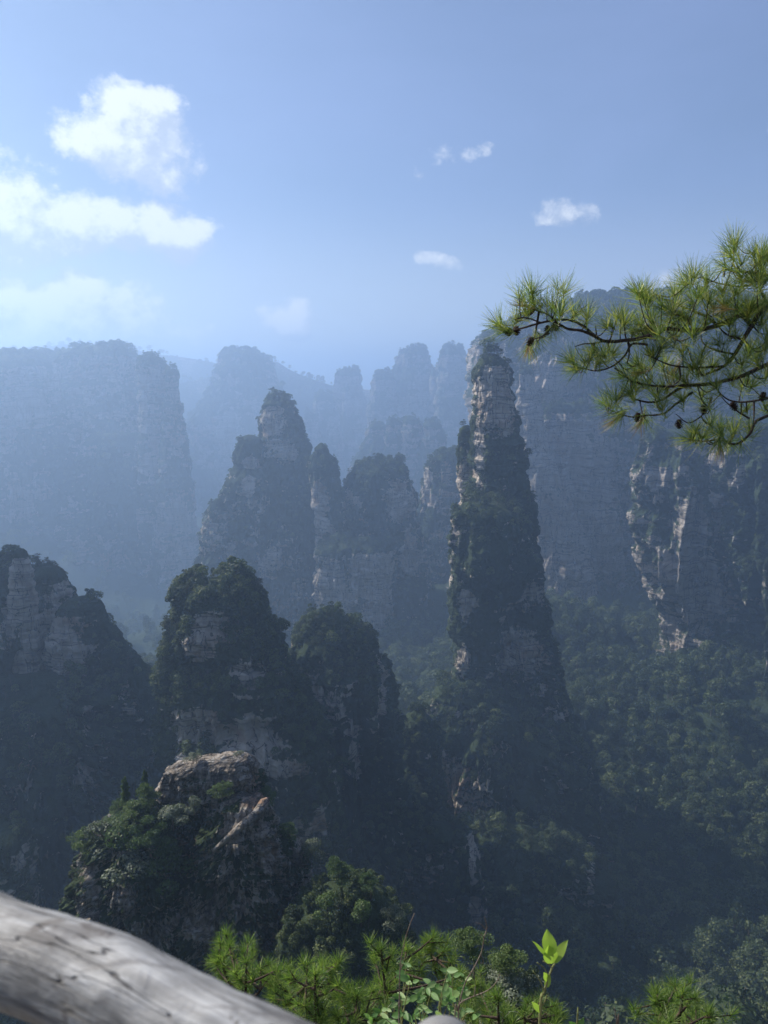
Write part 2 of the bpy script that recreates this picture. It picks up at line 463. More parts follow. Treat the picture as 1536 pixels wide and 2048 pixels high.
def forest_nodes():
    g = bpy.data.node_groups.new("forest_scatter", 'GeometryNodeTree')
    g.interface.new_socket('Geometry', in_out='INPUT', socket_type='NodeSocketGeometry')
    g.interface.new_socket('Geometry', in_out='OUTPUT', socket_type='NodeSocketGeometry')
    gi = g.nodes.new('NodeGroupInput'); go = g.nodes.new('NodeGroupOutput')
    m2p = g.nodes.new('GeometryNodeMeshToPoints')
    iop = g.nodes.new('GeometryNodeInstanceOnPoints')
    ci = g.nodes.new('GeometryNodeCollectionInfo'); ci.inputs['Collection'].default_value = PROTO_COLL
    ci.inputs['Separate Children'].default_value = True; ci.inputs['Reset Children'].default_value = True
    def na(nm, typ):
        n = g.nodes.new('GeometryNodeInputNamedAttribute'); n.data_type = typ; n.inputs['Name'].default_value = nm
        return n.outputs['Attribute']
    cx = g.nodes.new('ShaderNodeCombineXYZ'); L(g, na('yaw', 'FLOAT'), cx.inputs[2]); L(g, na('tlt', 'FLOAT'), cx.inputs[0])
    sc = g.nodes.new('ShaderNodeCombineXYZ'); L(g, na('sw', 'FLOAT'), sc.inputs[0]); L(g, na('sw', 'FLOAT'), sc.inputs[1]); L(g, na('sh', 'FLOAT'), sc.inputs[2])
    L(g, gi.outputs[0], m2p.inputs[0]); L(g, m2p.outputs[0], iop.inputs['Points'])
    L(g, ci.outputs[0], iop.inputs['Instance']); iop.inputs['Pick Instance'].default_value = True
    L(g, na('pick', 'INT'), iop.inputs['Instance Index'])
    L(g, cx.outputs[0], iop.inputs['Rotation']); L(g, sc.outputs[0], iop.inputs['Scale'])
    L(g, iop.outputs[0], go.inputs[0])
    return g
FOREST_NT = forest_nodes()

# ------------------------------------------------------------------ massifs
CAND = []          # every tree to plant: dicts of arrays
ZPTS = []          # rock vertices for the visibility test
def loft(rows, D, dep=None, expo=2.6, nu=360, nv=None, zbot=-520, A1=.06, A2=.05, A3=1.6, L1=40, Lb=18, seed=1,
         bare=(), bare_bg=0.0, front=.72, ybend=None, top_round=True, vstep=1.6, k=1.0, zexag=6.0, taper=.03, cap=None, topveg=True, blk=.55, big=0.0, envk=10, env0=.25):
    """a rock mass whose outline follows rows (py, xl, xr) at distance D; returns V, faces, veg"""
    R = []
    cp_ = (3.6 * k if cap is None else cap) * F / D
    for py, xl, xr in rows:
        py = py + cp_
        a = at(xl, py, D); b = at(xr, py, D)
        R.append((a[2], (a[0] + b[0]) / 2, abs(b[0] - a[0]) / 2))
    R.sort(key=lambda r: -r[0])
    z, c, hw = (np.array(q) for q in zip(*R))
    if z[-1] > zbot:
        z = np.append(z, zbot); c = np.append(c, c[-1]); hw = np.append(hw, hw[-1] * (1 + taper * 3))
    H = z[0] - z[-1]
    # rows: dense where visible
    zz = np.linspace(z[0], z[-1], nv or int(H / (vstep * D / 740.0)) + 2)
    cc = np.interp(-zz, -z, c); ww = np.interp(-zz, -z, hw)
    dd = ww * .95 if dep is None else (np.interp(-zz, -z, np.array([dep * (1 - math.exp(-6 * (z[0] - q) / max(60 * k, 1))) if top_round else dep for q in z])) if isinstance(dep, (int, float)) else ww * dep[0])
    dd = np.maximum(dd, ww * .25)
    nf = int(nu * front); nb = nu - nf
    th = np.concatenate([np.linspace(math.pi, 2 * math.pi, nf, endpoint=False), np.linspace(0, math.pi, nb, endpoint=False)])
    ct, st = np.cos(th), np.sin(th)
    ux = np.sign(ct) * np.abs(ct) ** (2 / expo); uy = np.sign(st) * np.abs(st) ** (2 / expo)
    X = cc[:, None] + ww[:, None] * ux[None]; 
    yb = np.zeros_like(zz) if ybend is None else ybend(zz, z[0])
    Y = D + yb[:, None] + dd[:, None] * uy[None]
    Z = np.repeat(zz[:, None], nu, 1)
    nx = ux[None] / np.maximum(ww[:, None], 1e-3); ny = uy[None] / np.maximum(dd[:, None], 1e-3)
    nl = np.sqrt(nx ** 2 + ny ** 2); nx, ny = nx / nl, ny / nl
    P = np.stack([X, Y, Z], 2).reshape(-1, 3)
    size = np.minimum(np.repeat(np.minimum(ww, dd)[:, None], nu, 1).ravel(), 60 * k)
    s1 = fbm(P / np.array([L1, L1, L1 * 1.6]), 4, seed)
    warp = fbm(P / 60 / k, 2, seed + 5) * 12 * k
    bt = fbm(np.stack([P[:, 0] / Lb, P[:, 1] / Lb, P[:, 2] / (Lb * zexag)], 1), 4, seed + 50)
    bt = 1 - np.abs(bt) * 3.2
    ly = (P[:, 2] + warp + .04 * P[:, 0])
    st1 = vnoise(np.stack([P[:, 0] / 90 / k, P[:, 1] / 90 / k, ly / (7.5 * k)], 1), seed + 80)
    st2 = vnoise(np.stack([P[:, 0] / 50 / k, P[:, 1] / 50 / k, ly / (2.6 * k)], 1), seed + 81)
    st1 = np.tanh(st1 * 5)
    fine = fbm(P / (6.5 * k), 3, seed + 90)
    env = np.clip((z[0] - P[:, 2]) / (envk * k), env0, 1)
    disp = size * (A1 * 1.35 * s1 * 2 - A2 * 1.5 * np.clip(-bt, -1, 1.4)) + env * (A3 * (.85 * st1 + .45 * st2) + .9 * k * fine)
    Q = P / (4.6 * k) + fbm(P / (14 * k), 2, seed + 7)[:, None] * .9
    Q2 = P / (1.9 * k) + fbm(P / (7 * k), 2, seed + 8)[:, None] * .7
    q1 = np.floor(Q * np.array([1, 1, 1.3])).astype(np.int64); q2 = np.floor(Q2 * np.array([1, 1, 1.5])).astype(np.int64)
    disp = disp + blk * env * k * (1.5 * _h(q1[:, 0], q1[:, 1], q1[:, 2], seed) + .6 * _h(q2[:, 0], q2[:, 1], q2[:, 2], seed + 1))
    if big:
        Q3 = P / (11 * k) + fbm(P / (30 * k), 2, seed + 9)[:, None] * .8
        q3 = np.floor(Q3 * np.array([1, 1, 1.1])).astype(np.int64)
        disp = disp + big * k * env * _h(q3[:, 0], q3[:, 1], q3[:, 2], seed + 2)
    disp = np.maximum(disp, -.7 * size)
    P2 = P.copy(); P2[:, 0] += disp * nx.ravel(); P2[:, 1] += disp * ny.ravel()
    P2[:, 2] += (fine * 1.2 * k + s1 * 2 * k + (big > 0) * 1.6 * k * _h(np.floor(P[:, 0] / (7 * k)).astype(np.int64), np.floor(P[:, 1] / (9 * k)).astype(np.int64), np.zeros(len(P), np.int64), seed)) * np.clip(1 - (z[0] - P[:, 2]) / (25 * k), 0, 1)
    fc = grid_faces(nu, len(zz))[:, ::-1]
    tc_ = P2[:nu].mean(0); tc_[2] = P2[:nu, 2].max() + .5 * k
    V = np.concatenate([P2, tc_[None]])
    i = np.arange(nu); tri = np.stack([i, (i + 1) % nu, np.full(nu, len(P2))], 1)
    # vegetation mask
    px, py, _ = proj(V)
    vn = fbm(V / np.array([22, 22, 26]) / k, 4, seed + 120); vn2 = fbm(V / np.array([9, 9, 3.5]) / k, 3, seed + 140)
    G = V[:nu * len(zz)].reshape(len(zz), nu, 3)
    dz = np.gradient(G, axis=0); run = np.sqrt(dz[:, :, 0] ** 2 + dz[:, :, 1] ** 2); slope = run / (np.abs(dz[:, :, 2]) + 1e-3)
    sl_ = np.append(np.clip(slope, 0, 2).ravel(), 2.0)
    b = np.full(len(V), -9.0)
    for q in bare:
        bx, by, rx, ry = q[:4]; w = q[4] if len(q) > 4 else 1.0
        dist = np.sqrt(((px - bx) / rx) ** 2 + ((py - by) / ry) ** 2)
        b = np.maximum(b, w * (1.35 - dist))
    b = np.maximum(b, bare_bg)
    veg = .5 + 1.25 * (-(b - .45) + vn * .75 + vn2 * .45 + (sl_ - .45) * .35)
    veg = np.maximum(veg, sstep(14 * k, 4 * k, z[0] - V[:, 2]) * 1.0 * (1 if topveg else 0))
    return V, [fc, tri], np.clip(veg, 0, 1)
def massif(lofts, label, mat, tree=8.0, spacing=1.0, mix=(.6, .2, .2), seed=1, name="rock_pillar", category="rock pillar",
           kind="structure", flabel=None, fgroup=None, indiv=None, base=None, nmax=99999, lift=0.0, vthr=.5):
    V = []; F3 = []; F4 = []; vg = []; n = 0
    for l in lofts:
        v, f, g = l
        V.append(v); vg.append(g)
        for q in f: (F3 if q.shape[1] == 3 else F4).append(q + n)
        n += len(v)
    V = np.concatenate(V); vg = np.concatenate(vg); F4 = np.concatenate(F4).astype(int)
    org = np.array([V[:, 0].mean(), V[:, 1].mean(), 0.0]) if base is None else np.array(base)
    fl = ([np.concatenate(F3)] if F3 else []) + [F4]
    me = mesh_from(name, V - org, fl, [mat], True, None, {'veg': vg})
    o = tag(add_obj(name, me, loc=org), label, category, None, kind)
    ZPTS.append(V)
    scatter(V, F4, vg, tree, spacing, mix, seed, label, flabel, indiv, nmax, lift, vthr)
    return o
def scatter(V, F4, vg, tree, spacing, mix, seed, label, flabel, indiv, nmax, lift, vthr=.5):
    rng = np.random.default_rng(seed)
    A, B, C, Dd = (V[F4[:, i]] for i in range(4))
    nrm = np.cross(C - A, Dd - B) * .5; area = np.linalg.norm(nrm, axis=1); nrm /= area[:, None] + 1e-9
    cen = (A + B + C + Dd) / 4
    view = -cen / (np.linalg.norm(cen, axis=1)[:, None] + 1e-9)
    face = (nrm * view).sum(1)
    g = vg[F4].mean(1)
    px, py, dep = proj(cen)
    inview = (dep > 0) & (px > -260) & (px < 1796) & (py < 2250) & (py > -100)
    w = area * np.clip((g - vthr) * 3.5, 0, 1) * (face > -.35) * inview * np.clip(.35 + 1.1 * nrm[:, 2], .35, 1.3)
    w = w * np.clip(.70 + 2.0 * fbm(cen / (tree * 2.6), 3, seed + 400), .45 if 'floor' in label else .15, 1.15) * 1.2
    cell = (tree * .46 * spacing) ** 2
    cnt = rng.poisson(w / cell)
    idx = np.repeat(np.arange(len(F4)), cnt)
    if len(idx) > nmax: idx = rng.choice(idx, nmax, replace=False)
    n = len(idx)
    if n == 0: return
    r1, r2 = rng.uniform(0, 1, (2, n, 1))
    P = (A[idx] * (1 - r1) + B[idx] * r1) * (1 - r2) + (Dd[idx] * (1 - r1) + C[idx] * r1) * r2
    steep = 1 - np.clip(nrm[idx, 2], 0, 1)
    h = tree * (.45 + .75 * rng.uniform(size=n) ** 1.3 + .5 * (rng.uniform(size=n) < .08)) * (1 - .4 * steep)
    P = P - nrm[idx] * (.10 * h)[:, None]; P[:, 2] -= .30 * h * steep - lift * h
    kind = rng.choice(3, n, p=mix)
    kind = np.where((steep > .75) & (rng.uniform(size=n) < .45), 2, kind)
    pick = np.where(kind == 0, rng.integers(0, NB, n), np.where(kind == 1, NB + rng.integers(0, NP_, n), NB + NP_ + rng.integers(0, NS, n)))
    h = np.where(kind == 2, h * .62, h)
    sw = h * rng.uniform(.85, 1.35, n)
    CAND.append(dict(P=P, h=h, sw=sw, yaw=rng.uniform(0, 6.28, n), tlt=rng.normal(0, .07, n), pick=pick, steep=steep,
                     label=label, flabel=flabel, indiv=indiv))

# ------------------------------------------------------------------ far ridges
def ridge(pts, D, dep, label, seed, tree, zbot=-420, nmax=2500, name="hills"):
    """a mountain range whose crest follows pts (px, py) at distance D"""
    P = np.array([at(px, py, D) for px, py in pts]); x0, x1 = P[0, 0], P[-1, 0]
    nu = int((x1 - x0) / (D / 740 * 2.5)); nv = 70
    xs = np.linspace(x0, x1, nu); cz = np.interp(xs, P[:, 0], P[:, 2])
    t = np.linspace(-1, 1, nv)
    X = np.repeat(xs[None], nv, 0); Y = D + dep * np.repeat(t[:, None], nu, 1)
    q = np.stack([X, Y, X * 0], 2).reshape(-1, 3)
    n1 = fbm(q / 420, 4, seed).reshape(nv, nu); n2 = fbm(q / 90, 4, seed + 3).reshape(nv, nu)
    drop = np.abs(t)[:, None] ** 1.15 * (1 + .5 * n1)
    Z = cz[None] * (1 - drop * 1.0) + zbot * drop + 90 * n1 * np.abs(t)[:, None] * 2 + 22 * n2 * (.15 + np.abs(t)[:, None])
    V = np.stack([X, Y, Z], 2).reshape(-1, 3)
    f = grid_faces(nu, nv, False)
    veg = np.clip(.75 + n2.ravel() * .6, 0, 1)
    o = tag(add_obj(name, mesh_from(name, V, f, [ROCK_FAR], True, None, {'veg': veg})), label, "hills", None, "structure")
    ZPTS.append(V)
    scatter(V, f, veg, tree, 1.3, (.8, .2, 0), seed, label, None, None, nmax, .1)
ridge([(-300, 735), (-60, 715), (30, 705), (75, 697), (120, 688), (150, 686), (200, 692), (250, 693), (275, 700), (310, 709), (345, 709), (400, 718), (440, 727), (500, 745), (640, 775), (760, 790), (900, 760), (1100, 700), (1400, 650)],
      3500, 500, "palest distant mountain range low on the horizon behind the left cliff", 11, 26, zbot=-300)
ridge([(330, 790), (352, 768), (372, 762), (400, 756), (440, 748), (500, 735), (535, 722), (556, 722), (575, 735), (600, 748), (640, 762), (668, 771), (705, 776), (745, 778), (800, 790), (950, 800)],
      2900, 350, "hazy wooded ridge sloping down to the right behind the broad far peak", 12, 20, zbot=-350)

# ------------------------------------------------------------------ far cliffs and peaks
FB = ()
FM = dict(A1=.13, A2=.2, A3=5, L1=100, Lb=40, k=2.4, vstep=1.9)
massif([loft([(700, 40, 150), (705, -40, 175), (712, -300, 190), (760, -420, 200), (900, -460, 215), (1050, -480, 240), (1200, -500, 270)],
             1760, dep=200, expo=3.4, nu=760, seed=21, bare_bg=.42, front=.8, **FM),
        loft([(686, 165, 222), (692, 150, 246), (702, 140, 262), (722, 130, 272), (800, 118, 278), (950, 100, 290), (1200, 70, 320)], 1640, nu=320, seed=121, bare_bg=.4, **FM),
        loft([(704, 20, 60), (712, 4, 84), (740, -10, 100), (900, -30, 120), (1200, -60, 150)], 1600, nu=240, seed=122, bare_bg=.42, **FM),
        loft([(860, 200, 250), (890, 180, 280), (960, 165, 310), (1100, 150, 345), (1250, 140, 370)], 1500, nu=240, seed=123, bare_bg=.3, **FM)],
       "long flat-topped cliff on the far left, blue with haze", ROCK_FAR, 15, 1.2, (.8, .2, 0), 21, "cliff", "cliff", nmax=11000)
massif([loft([(706, 298, 312), (710, 286, 322), (724, 278, 329), (760, 281, 330), (850, 284, 334), (1000, 282, 345), (1200, 276, 360)], 1430, nu=200, A1=.08, A2=.08, A3=2.5, L1=60, Lb=22, seed=22, bare_bg=.35, k=1.6),
        loft([(731, 341, 350), (735, 334, 356), (755, 331, 358), (800, 330, 361), (870, 326, 370), (960, 322, 382), (1080, 312, 396), (1250, 300, 410)], 1400, nu=220, A1=.08, A2=.08, A3=2.5, L1=60, Lb=22, seed=23, bare_bg=.35, k=1.6)],
       "twin hazy rock columns at the right end of the long left cliff", ROCK_FAR, 11, 1.0, (.6, .4, 0), 22, nmax=2500)
massif([loft([(693, 462, 486), (698, 448, 508), (706, 440, 524), (716, 437, 534), (735, 434, 543), (760, 432, 550), (785, 424, 553), (800, 408, 556), (830, 386, 560), (870, 370, 566), (950, 362, 590), (1100, 350, 620)],
             2350, dep=(.9,), nu=360, A1=.09, A2=.10, A3=4, L1=100, Lb=45, seed=24, bare_bg=.35, k=3, vstep=1.6),
        loft([(769, 555, 562), (775, 550, 568), (800, 548, 571), (900, 540, 580)], 2250, nu=90, A1=.06, A2=.08, A3=2, L1=60, Lb=25, seed=25, bare_bg=.2, k=2)],
       "broad dome-topped far peak left of centre", ROCK_FAR, 17, 1.1, (.8, .2, 0), 24, "mountain_peak", "peak", nmax=3500)
massif([loft([(730, 686, 708), (735, 676, 717), (745, 671, 720), (770, 669, 722), (800, 668, 730), (860, 660, 738), (1000, 640, 760)], 2600, nu=200, A1=.07, A2=.10, A3=4, L1=90, Lb=40, seed=26, bare_bg=.4, k=3),
        loft([(780, 642, 655), (786, 634, 664), (810, 629, 672), (880, 620, 690), (1000, 610, 700)], 2500, nu=140, A1=.08, A2=.08, A3=3, L1=80, Lb=40, seed=27, bare_bg=.3, k=3),
        loft([(815, 614, 622), (822, 610, 630), (860, 606, 640), (1000, 600, 650)], 2450, nu=100, A1=.08, A2=.08, A3=3, L1=80, Lb=40, seed=28, bare_bg=.3, k=3)],
       "slim flat-topped far tower in the middle of the skyline", ROCK_FAR, 15, 1.1, (.7, .3, 0), 26, nmax=2500)
massif([loft([(736, 758, 772), (742, 750, 782), (770, 743, 790), (830, 738, 800), (1000, 730, 800)], 2350, nu=140, A1=.1, A2=.1, A3=4, L1=80, Lb=40, seed=29, bare_bg=.35, k=3),
        loft([(685, 822, 846), (690, 812, 852), (702, 800, 857), (715, 789, 861), (735, 784, 866), (765, 776, 876), (830, 770, 880), (1000, 760, 890)], 2400, nu=240, A1=.08, A2=.1, A3=4, L1=80, Lb=40, seed=30, bare_bg=.42, k=3),
        loft([(728, 866, 874), (740, 862, 880), (800, 858, 884), (1000, 850, 890)], 2300, nu=90, A1=.08, A2=.1, A3=3, L1=80, Lb=40, seed=31, bare_bg=.35, k=3),
        loft([(686, 898, 918), (692, 888, 928), (705, 881, 934), (730, 878, 938), (790, 874, 950), (1000, 860, 960)], 2250, nu=200, A1=.08, A2=.1, A3=4, L1=80, Lb=40, seed=32, bare_bg=.42, k=3)],
       "cluster of rounded far towers standing just left of the tall pillar's summit", ROCK_FAR, 15, 1.1, (.75, .25, 0), 29, nmax=4500)
massif([loft([(836, 752, 764), (845, 742, 770), (870, 728, 776), (920, 706, 785), (960, 696, 800), (1100, 680, 830)], 1700, nu=160, A1=.1, A2=.14, A3=3, L1=60, Lb=25, seed=33, bare_bg=.35, k=2),
        loft([(828, 778, 790), (838, 772, 806), (880, 768, 814), (1000, 760, 830)], 1680, nu=130, A1=.09, A2=.14, A3=3, L1=60, Lb=25, seed=34, bare_bg=.4, k=2),
        loft([(826, 812, 826), (835, 808, 838), (880, 806, 846), (1000, 800, 860)], 1660, nu=120, A1=.09, A2=.14, A3=3, L1=60, Lb=25, seed=35, bare_bg=.4, k=2),
        loft([(832, 852, 868), (842, 846, 880), (880, 842, 888), (1000, 836, 900)], 1640, nu=120, A1=.09, A2=.14, A3=3, L1=60, Lb=25, seed=36, bare_bg=.4, k=2)],
       "low row of pale columns in the haze above the centre of the valley", ROCK_FAR, 10, 1.1, (.65, .35, 0), 33, nmax=3000)

# ------------------------------------------------------------------ right-hand mountain
massif([loft([(592, 1155, 1240), (600, 1135, 1300), (612, 1120, 1500), (640, 1050, 1750), (665, 1000, 1850), (685, 975, 1850), (720, 962, 1850), (900, 965, 1850), (1200, 965, 1850)],
             1080, dep=220, expo=3.0, nu=760, A1=.12, A2=.16, A3=3.2, L1=90, Lb=26, seed=41, bare_bg=.6, k=1.6, vstep=1.7, front=.8,
             bare=[(1120, 900, 110, 160), (1090, 780, 70, 80)])],
       "high wooded mountain wall filling the right side behind the pine branch", ROCK_WALL, 11, 1.15, (.75, .25, 0), 41, "cliff", "mountain", nmax=9000)
massif([loft([(722, 1045, 1056), (735, 1036, 1066), (780, 1034, 1072), (860, 1040, 1085), (960, 1050, 1120), (1050, 1060, 1160), (1150, 1075, 1180), (1300, 1080, 1190)],
             820, nu=240, A1=.12, A2=.18, A3=2.4, L1=50, Lb=15, seed=42, bare_bg=.9, k=1.2, bare=[(1060, 800, 30, 120), (1085, 900, 50, 60), (1110, 1040, 60, 70)]),
        loft([(800, 1090, 1160), (830, 1075, 1185), (900, 1070, 1200), (1000, 1080, 1215), (1100, 1090, 1225), (1250, 1100, 1240)],
             860, nu=300, A1=.14, A2=.2, A3=2.4, L1=50, Lb=18, seed=43, bare_bg=.8, k=1.2, bare=[(1130, 900, 70, 90), (1150, 1050, 70, 70), (1190, 1080, 40, 70)])],
       "pale layered cliff face directly right of the tall pillar", ROCK_WALL, 9, 1.15, (.6, .3, .1), 42, "cliff", "cliff", nmax=4000)
massif([loft([(850, 1310, 1380), (870, 1290, 1420), (950, 1282, 1455), (1050, 1290, 1480), (1150, 1310, 1500), (1230, 1340, 1510), (1300, 1350, 1520)],
             600, nu=420, A1=.14, A2=.2, A3=2.2, L1=46, Lb=16, seed=44, bare_bg=.38, k=1.1,
             bare=[(1385, 1050, 32, 80, 1.4), (1445, 960, 30, 110, 1.2), (1390, 1175, 76, 80, 1.5), (1320, 960, 40, 40, .8), (1440, 1190, 40, 50)]),
        loft([(840, 1480, 1600), (870, 1455, 1680), (960, 1450, 1750), (1100, 1470, 1800), (1250, 1490, 1850), (1400, 1500, 1850)],
             560, nu=380, A1=.14, A2=.2, A3=2.2, L1=46, Lb=16, seed=45, bare_bg=.25, k=1.1, bare=[(1480, 960, 25, 60, .7)])],
       "stepped cliff with bare brown rock panels at the right edge under the pine branch", ROCK_WALL, 9, 1.05, (.65, .25, .1), 44, "cliff", "cliff", nmax=6000)

# ------------------------------------------------------------------ middle pillars
massif([loft([(785, 552, 566), (789, 540, 573), (800, 530, 582), (815, 527, 590), (835, 525, 597), (860, 524, 605), (880, 522, 612), (920, 508, 614), (960, 486, 622), (1000, 470, 630), (1060, 455, 638), (1150, 440, 646), (1300, 425, 650)],
             830, nu=420, A1=.09, A2=.13, A3=1.8, L1=36, Lb=12, seed=51, bare_bg=.06, k=1.2,
             bare=[(550, 850, 25, 35), (585, 905, 12, 18, 1.1), (560, 900, 40, 30, .7), (530, 1120, 30, 50, .6), (600, 1180, 60, 60, .5)]),
        loft([(861, 490, 505), (868, 480, 517), (885, 474, 521), (905, 472, 525), (930, 470, 535), (955, 462, 550), (1000, 450, 560), (1100, 438, 580), (1250, 420, 600)],
             810, nu=300, A1=.1, A2=.13, A3=1.8, L1=30, Lb=11, seed=52, bare_bg=.18, k=1.2, bare=[(500, 925, 18, 14, 1.1), (497, 970, 14, 24)]),
        loft([(990, 432, 445), (1000, 424, 455), (1030, 416, 470), (1080, 408, 490), (1150, 400, 505), (1300, 390, 530)],
             790, nu=240, A1=.1, A2=.13, A3=1.8, L1=30, Lb=11, seed=53, bare_bg=.2, k=1.2, bare=[(470, 1100, 20, 30, .8)])],
       "pointed wooded pillar with a lower left shoulder, left of centre in the haze", ROCK, 9.5, .95, (.5, .35, .15), 51, nmax=6000,
       indiv="small tree on the pointed wooded pillar left of centre")
massif([loft([(881, 638, 646), (888, 632, 653), (905, 626, 662), (930, 618, 674), (955, 618, 677), (985, 625, 682), (1040, 633, 690), (1120, 638, 700), (1300, 640, 710)],
             770, nu=220, A1=.08, A2=.12, A3=1.7, L1=26, Lb=10, seed=54, bare_bg=.15, k=.9, bare=[(640, 1010, 20, 50, 1.1), (650, 1070, 20, 40)]),
        loft([(914, 770, 794), (920, 745, 802), (930, 718, 807), (945, 698, 812), (975, 688, 821), (1050, 680, 830), (1100, 676, 838), (1150, 672, 842), (1300, 660, 850)],
             795, nu=360, A1=.09, A2=.14, A3=1.8, L1=34, Lb=12, seed=55, bare_bg=.18, k=1, bare=[(800, 1000, 35, 70, .9), (820, 1090, 18, 70, 1), (700, 1000, 25, 25, .5)]),
        loft([(1072, 700, 765), (1078, 660, 776), (1090, 643, 778), (1150, 640, 776), (1220, 642, 774), (1290, 650, 772), (1400, 650, 780)],
             745, nu=320, A1=.09, A2=.14, A3=1.8, L1=30, Lb=11, seed=56, bare_bg=.62, k=.9, bare=[(740, 1140, 50, 80, 1.5), (665, 1180, 36, 70, 1.3), (750, 1220, 34, 70, 1.5)])],
       "blocky pillar pair with a bare tan buttress in the centre", ROCK, 8.8, .95, (.45, .4, .15), 54, nmax=5000,
       indiv="small tree on top of the blocky central pillar")
massif([loft([(898, 888, 912), (906, 874, 925), (930, 856, 935), (970, 850, 940), (1040, 838, 945), (1100, 832, 950), (1200, 828, 960)],
             930, nu=260, A1=.1, A2=.14, A3=2, L1=36, Lb=13, seed=57, bare_bg=.2, k=1.1, bare=[(855, 960, 8, 25, 1), (862, 1000, 12, 14, .9)])],
       "wooded spur tucked behind the left foot of the tall pillar", ROCK, 9, .9, (.8, .15, .05), 57, nmax=2500)
TALLBARE = [(1030, 1165, 55, 60, 1.3), (1030, 1310, 60, 48, 1.3), (985, 830, 40, 60, .9), (960, 900, 14, 110, 1.15), (985, 800, 50, 70, .75), (1000, 770, 30, 60, .7), (1030, 1180, 60, 45, 1.05), (1040, 1120, 40, 20, .7), (935, 1205, 22, 26, 1.1), (925, 1320, 14, 34, 1.15),
            (1030, 1310, 60, 42, 1.05), (960, 1350, 50, 40, .95), (1080, 1385, 22, 18, .9), (885, 1530, 16, 50, 1), (1000, 1500, 60, 40, .55), (1110, 1460, 60, 60, .55), (1180, 1700, 8, 90, .7)]
massif([loft([(697, 974, 992), (701, 964, 1002), (710, 955, 1010), (725, 950, 1016), (745, 948, 1020), (800, 947, 1029), (860, 946, 1033), (900, 947, 1040), (945, 950, 1048), (1000, 940, 1056), (1080, 925, 1066), (1150, 915, 1074), (1250, 914, 1092), (1330, 918, 1108), (1400, 908, 1130), (1500, 900, 1160), (1700, 905, 1190), (1900, 915, 1185)],
             420, nu=560, A1=.08, A2=.12, A3=1.4, L1=26, Lb=9, seed=61, bare_bg=.08, k=.8, bare=TALLBARE, vstep=1.4),
        loft([(988, 950, 985), (996, 930, 1010), (1020, 912, 1035), (1060, 904, 1050), (1120, 900, 1055), (1180, 902, 1020), (1240, 906, 1000), (1330, 915, 990)],
             392, nu=260, A1=.12, A2=.13, A3=1.3, L1=22, Lb=9, seed=62, bare_bg=.05, k=.8, bare=[(935, 1205, 22, 26, 1.1), (925, 1320, 14, 34, 1.15)]),
        loft([(1360, 900, 950), (1375, 884, 1000), (1400, 872, 1040), (1450, 864, 1100), (1520, 864, 1150), (1600, 876, 1175), (1700, 890, 1185), (1900, 900, 1190)],
             385, nu=420, A1=.12, A2=.15, A3=1.4, L1=24, Lb=9, seed=63, bare_bg=.28, k=.8, bare=TALLBARE),
        loft([(1650, 1020, 1060), (1658, 985, 1100), (1672, 950, 1130), (1700, 915, 1160), (1740, 895, 1178), (1800, 885, 1186), (2000, 880, 1188)],
             330, nu=380, A1=.12, A2=.15, A3=1.2, L1=20, Lb=8, seed=65, bare_bg=.15, k=.7, bare=[(1182, 1720, 10, 110, .9), (1120, 1800, 40, 80, .5)])],
       "tallest slender pillar with a sunlit orange left edge, right of centre", ROCK, 7.4, .9, (.62, .26, .12), 61, nmax=9000,
       indiv="leafy tree on the flank of the tallest pillar")
massif([loft([(843, 928, 942), (850, 920, 946), (870, 917, 948), (930, 916, 950), (985, 918, 952), (1020, 920, 955), (1100, 920, 955)],
             432, nu=150, A1=.07, A2=.1, A3=1.2, L1=24, Lb=9, seed=64, bare_bg=.5, k=.7, bare=[(925, 960, 12, 50, 1)])],
       "slim rock flake leaning against the left side of the tallest pillar", ROCK, 5, .9, (.5, .3, .2), 64, nmax=600)

# ------------------------------------------------------------------ nearer pillars
LB = [(125, 1310, 50, 55, 1.05), (20, 1230, 22, 40, .9), (130, 1190, 30, 30, .6), (60, 1420, 24, 60, .8), (175, 1420, 14, 80, .8), (250, 1380, 16, 40, .8), (160, 1560, 40, 60, .6), (110, 1250, 40, 30, .6)]
LK = dict(cap=5.5, A1=.14, A2=.18, A3=1.2, L1=22, Lb=9, bare_bg=.16, k=.7, bare=LB)
massif([loft([(1104, -70, 20), (1110, -120, 34), (1130, -180, 62), (1180, -220, 80), (1300, -260, 100), (1500, -300, 120)], 345, dep=40, nu=260, seed=71, **LK),
        loft([(1112, 84, 112), (1120, 70, 122), (1140, 60, 127), (1200, 50, 136), (1300, 30, 150), (1600, 10, 170)], 335, nu=260, seed=171, **LK),
        loft([(1172, 140, 176), (1180, 128, 190), (1205, 122, 202), (1260, 110, 212), (1400, 90, 225), (1700, 60, 240)], 325, nu=260, seed=172, **LK),
        loft([(1214, 200, 216), (1226, 190, 232), (1260, 180, 250), (1330, 170, 268), (1600, 150, 290)], 330, nu=200, seed=173, **LK),
        loft([(1268, 238, 258), (1280, 226, 272), (1320, 215, 296), (1380, 200, 325), (1480, 190, 345), (1800, 180, 365)], 322, nu=240, seed=174, **LK),
        loft([(1330, -220, 120), (1360, -240, 190), (1420, -250, 240), (1520, -250, 300), (1800, -250, 350)], 310, dep=50, nu=420, seed=175, front=.8, **LK),
        loft([(1092, 34, 46), (1098, 30, 52), (1115, 26, 58), (1200, 20, 70)], 318, nu=70, A1=.05, A2=.05, A3=.5, L1=12, Lb=6, seed=72, bare_bg=.9, k=.4)],
       "dark wooded ridge stepping down from the left edge", ROCK, 7, .88, (.58, .32, .10), 71, "cliff", "ridge", nmax=8000,
       indiv="dark tree on the ridge stepping down from the left edge")
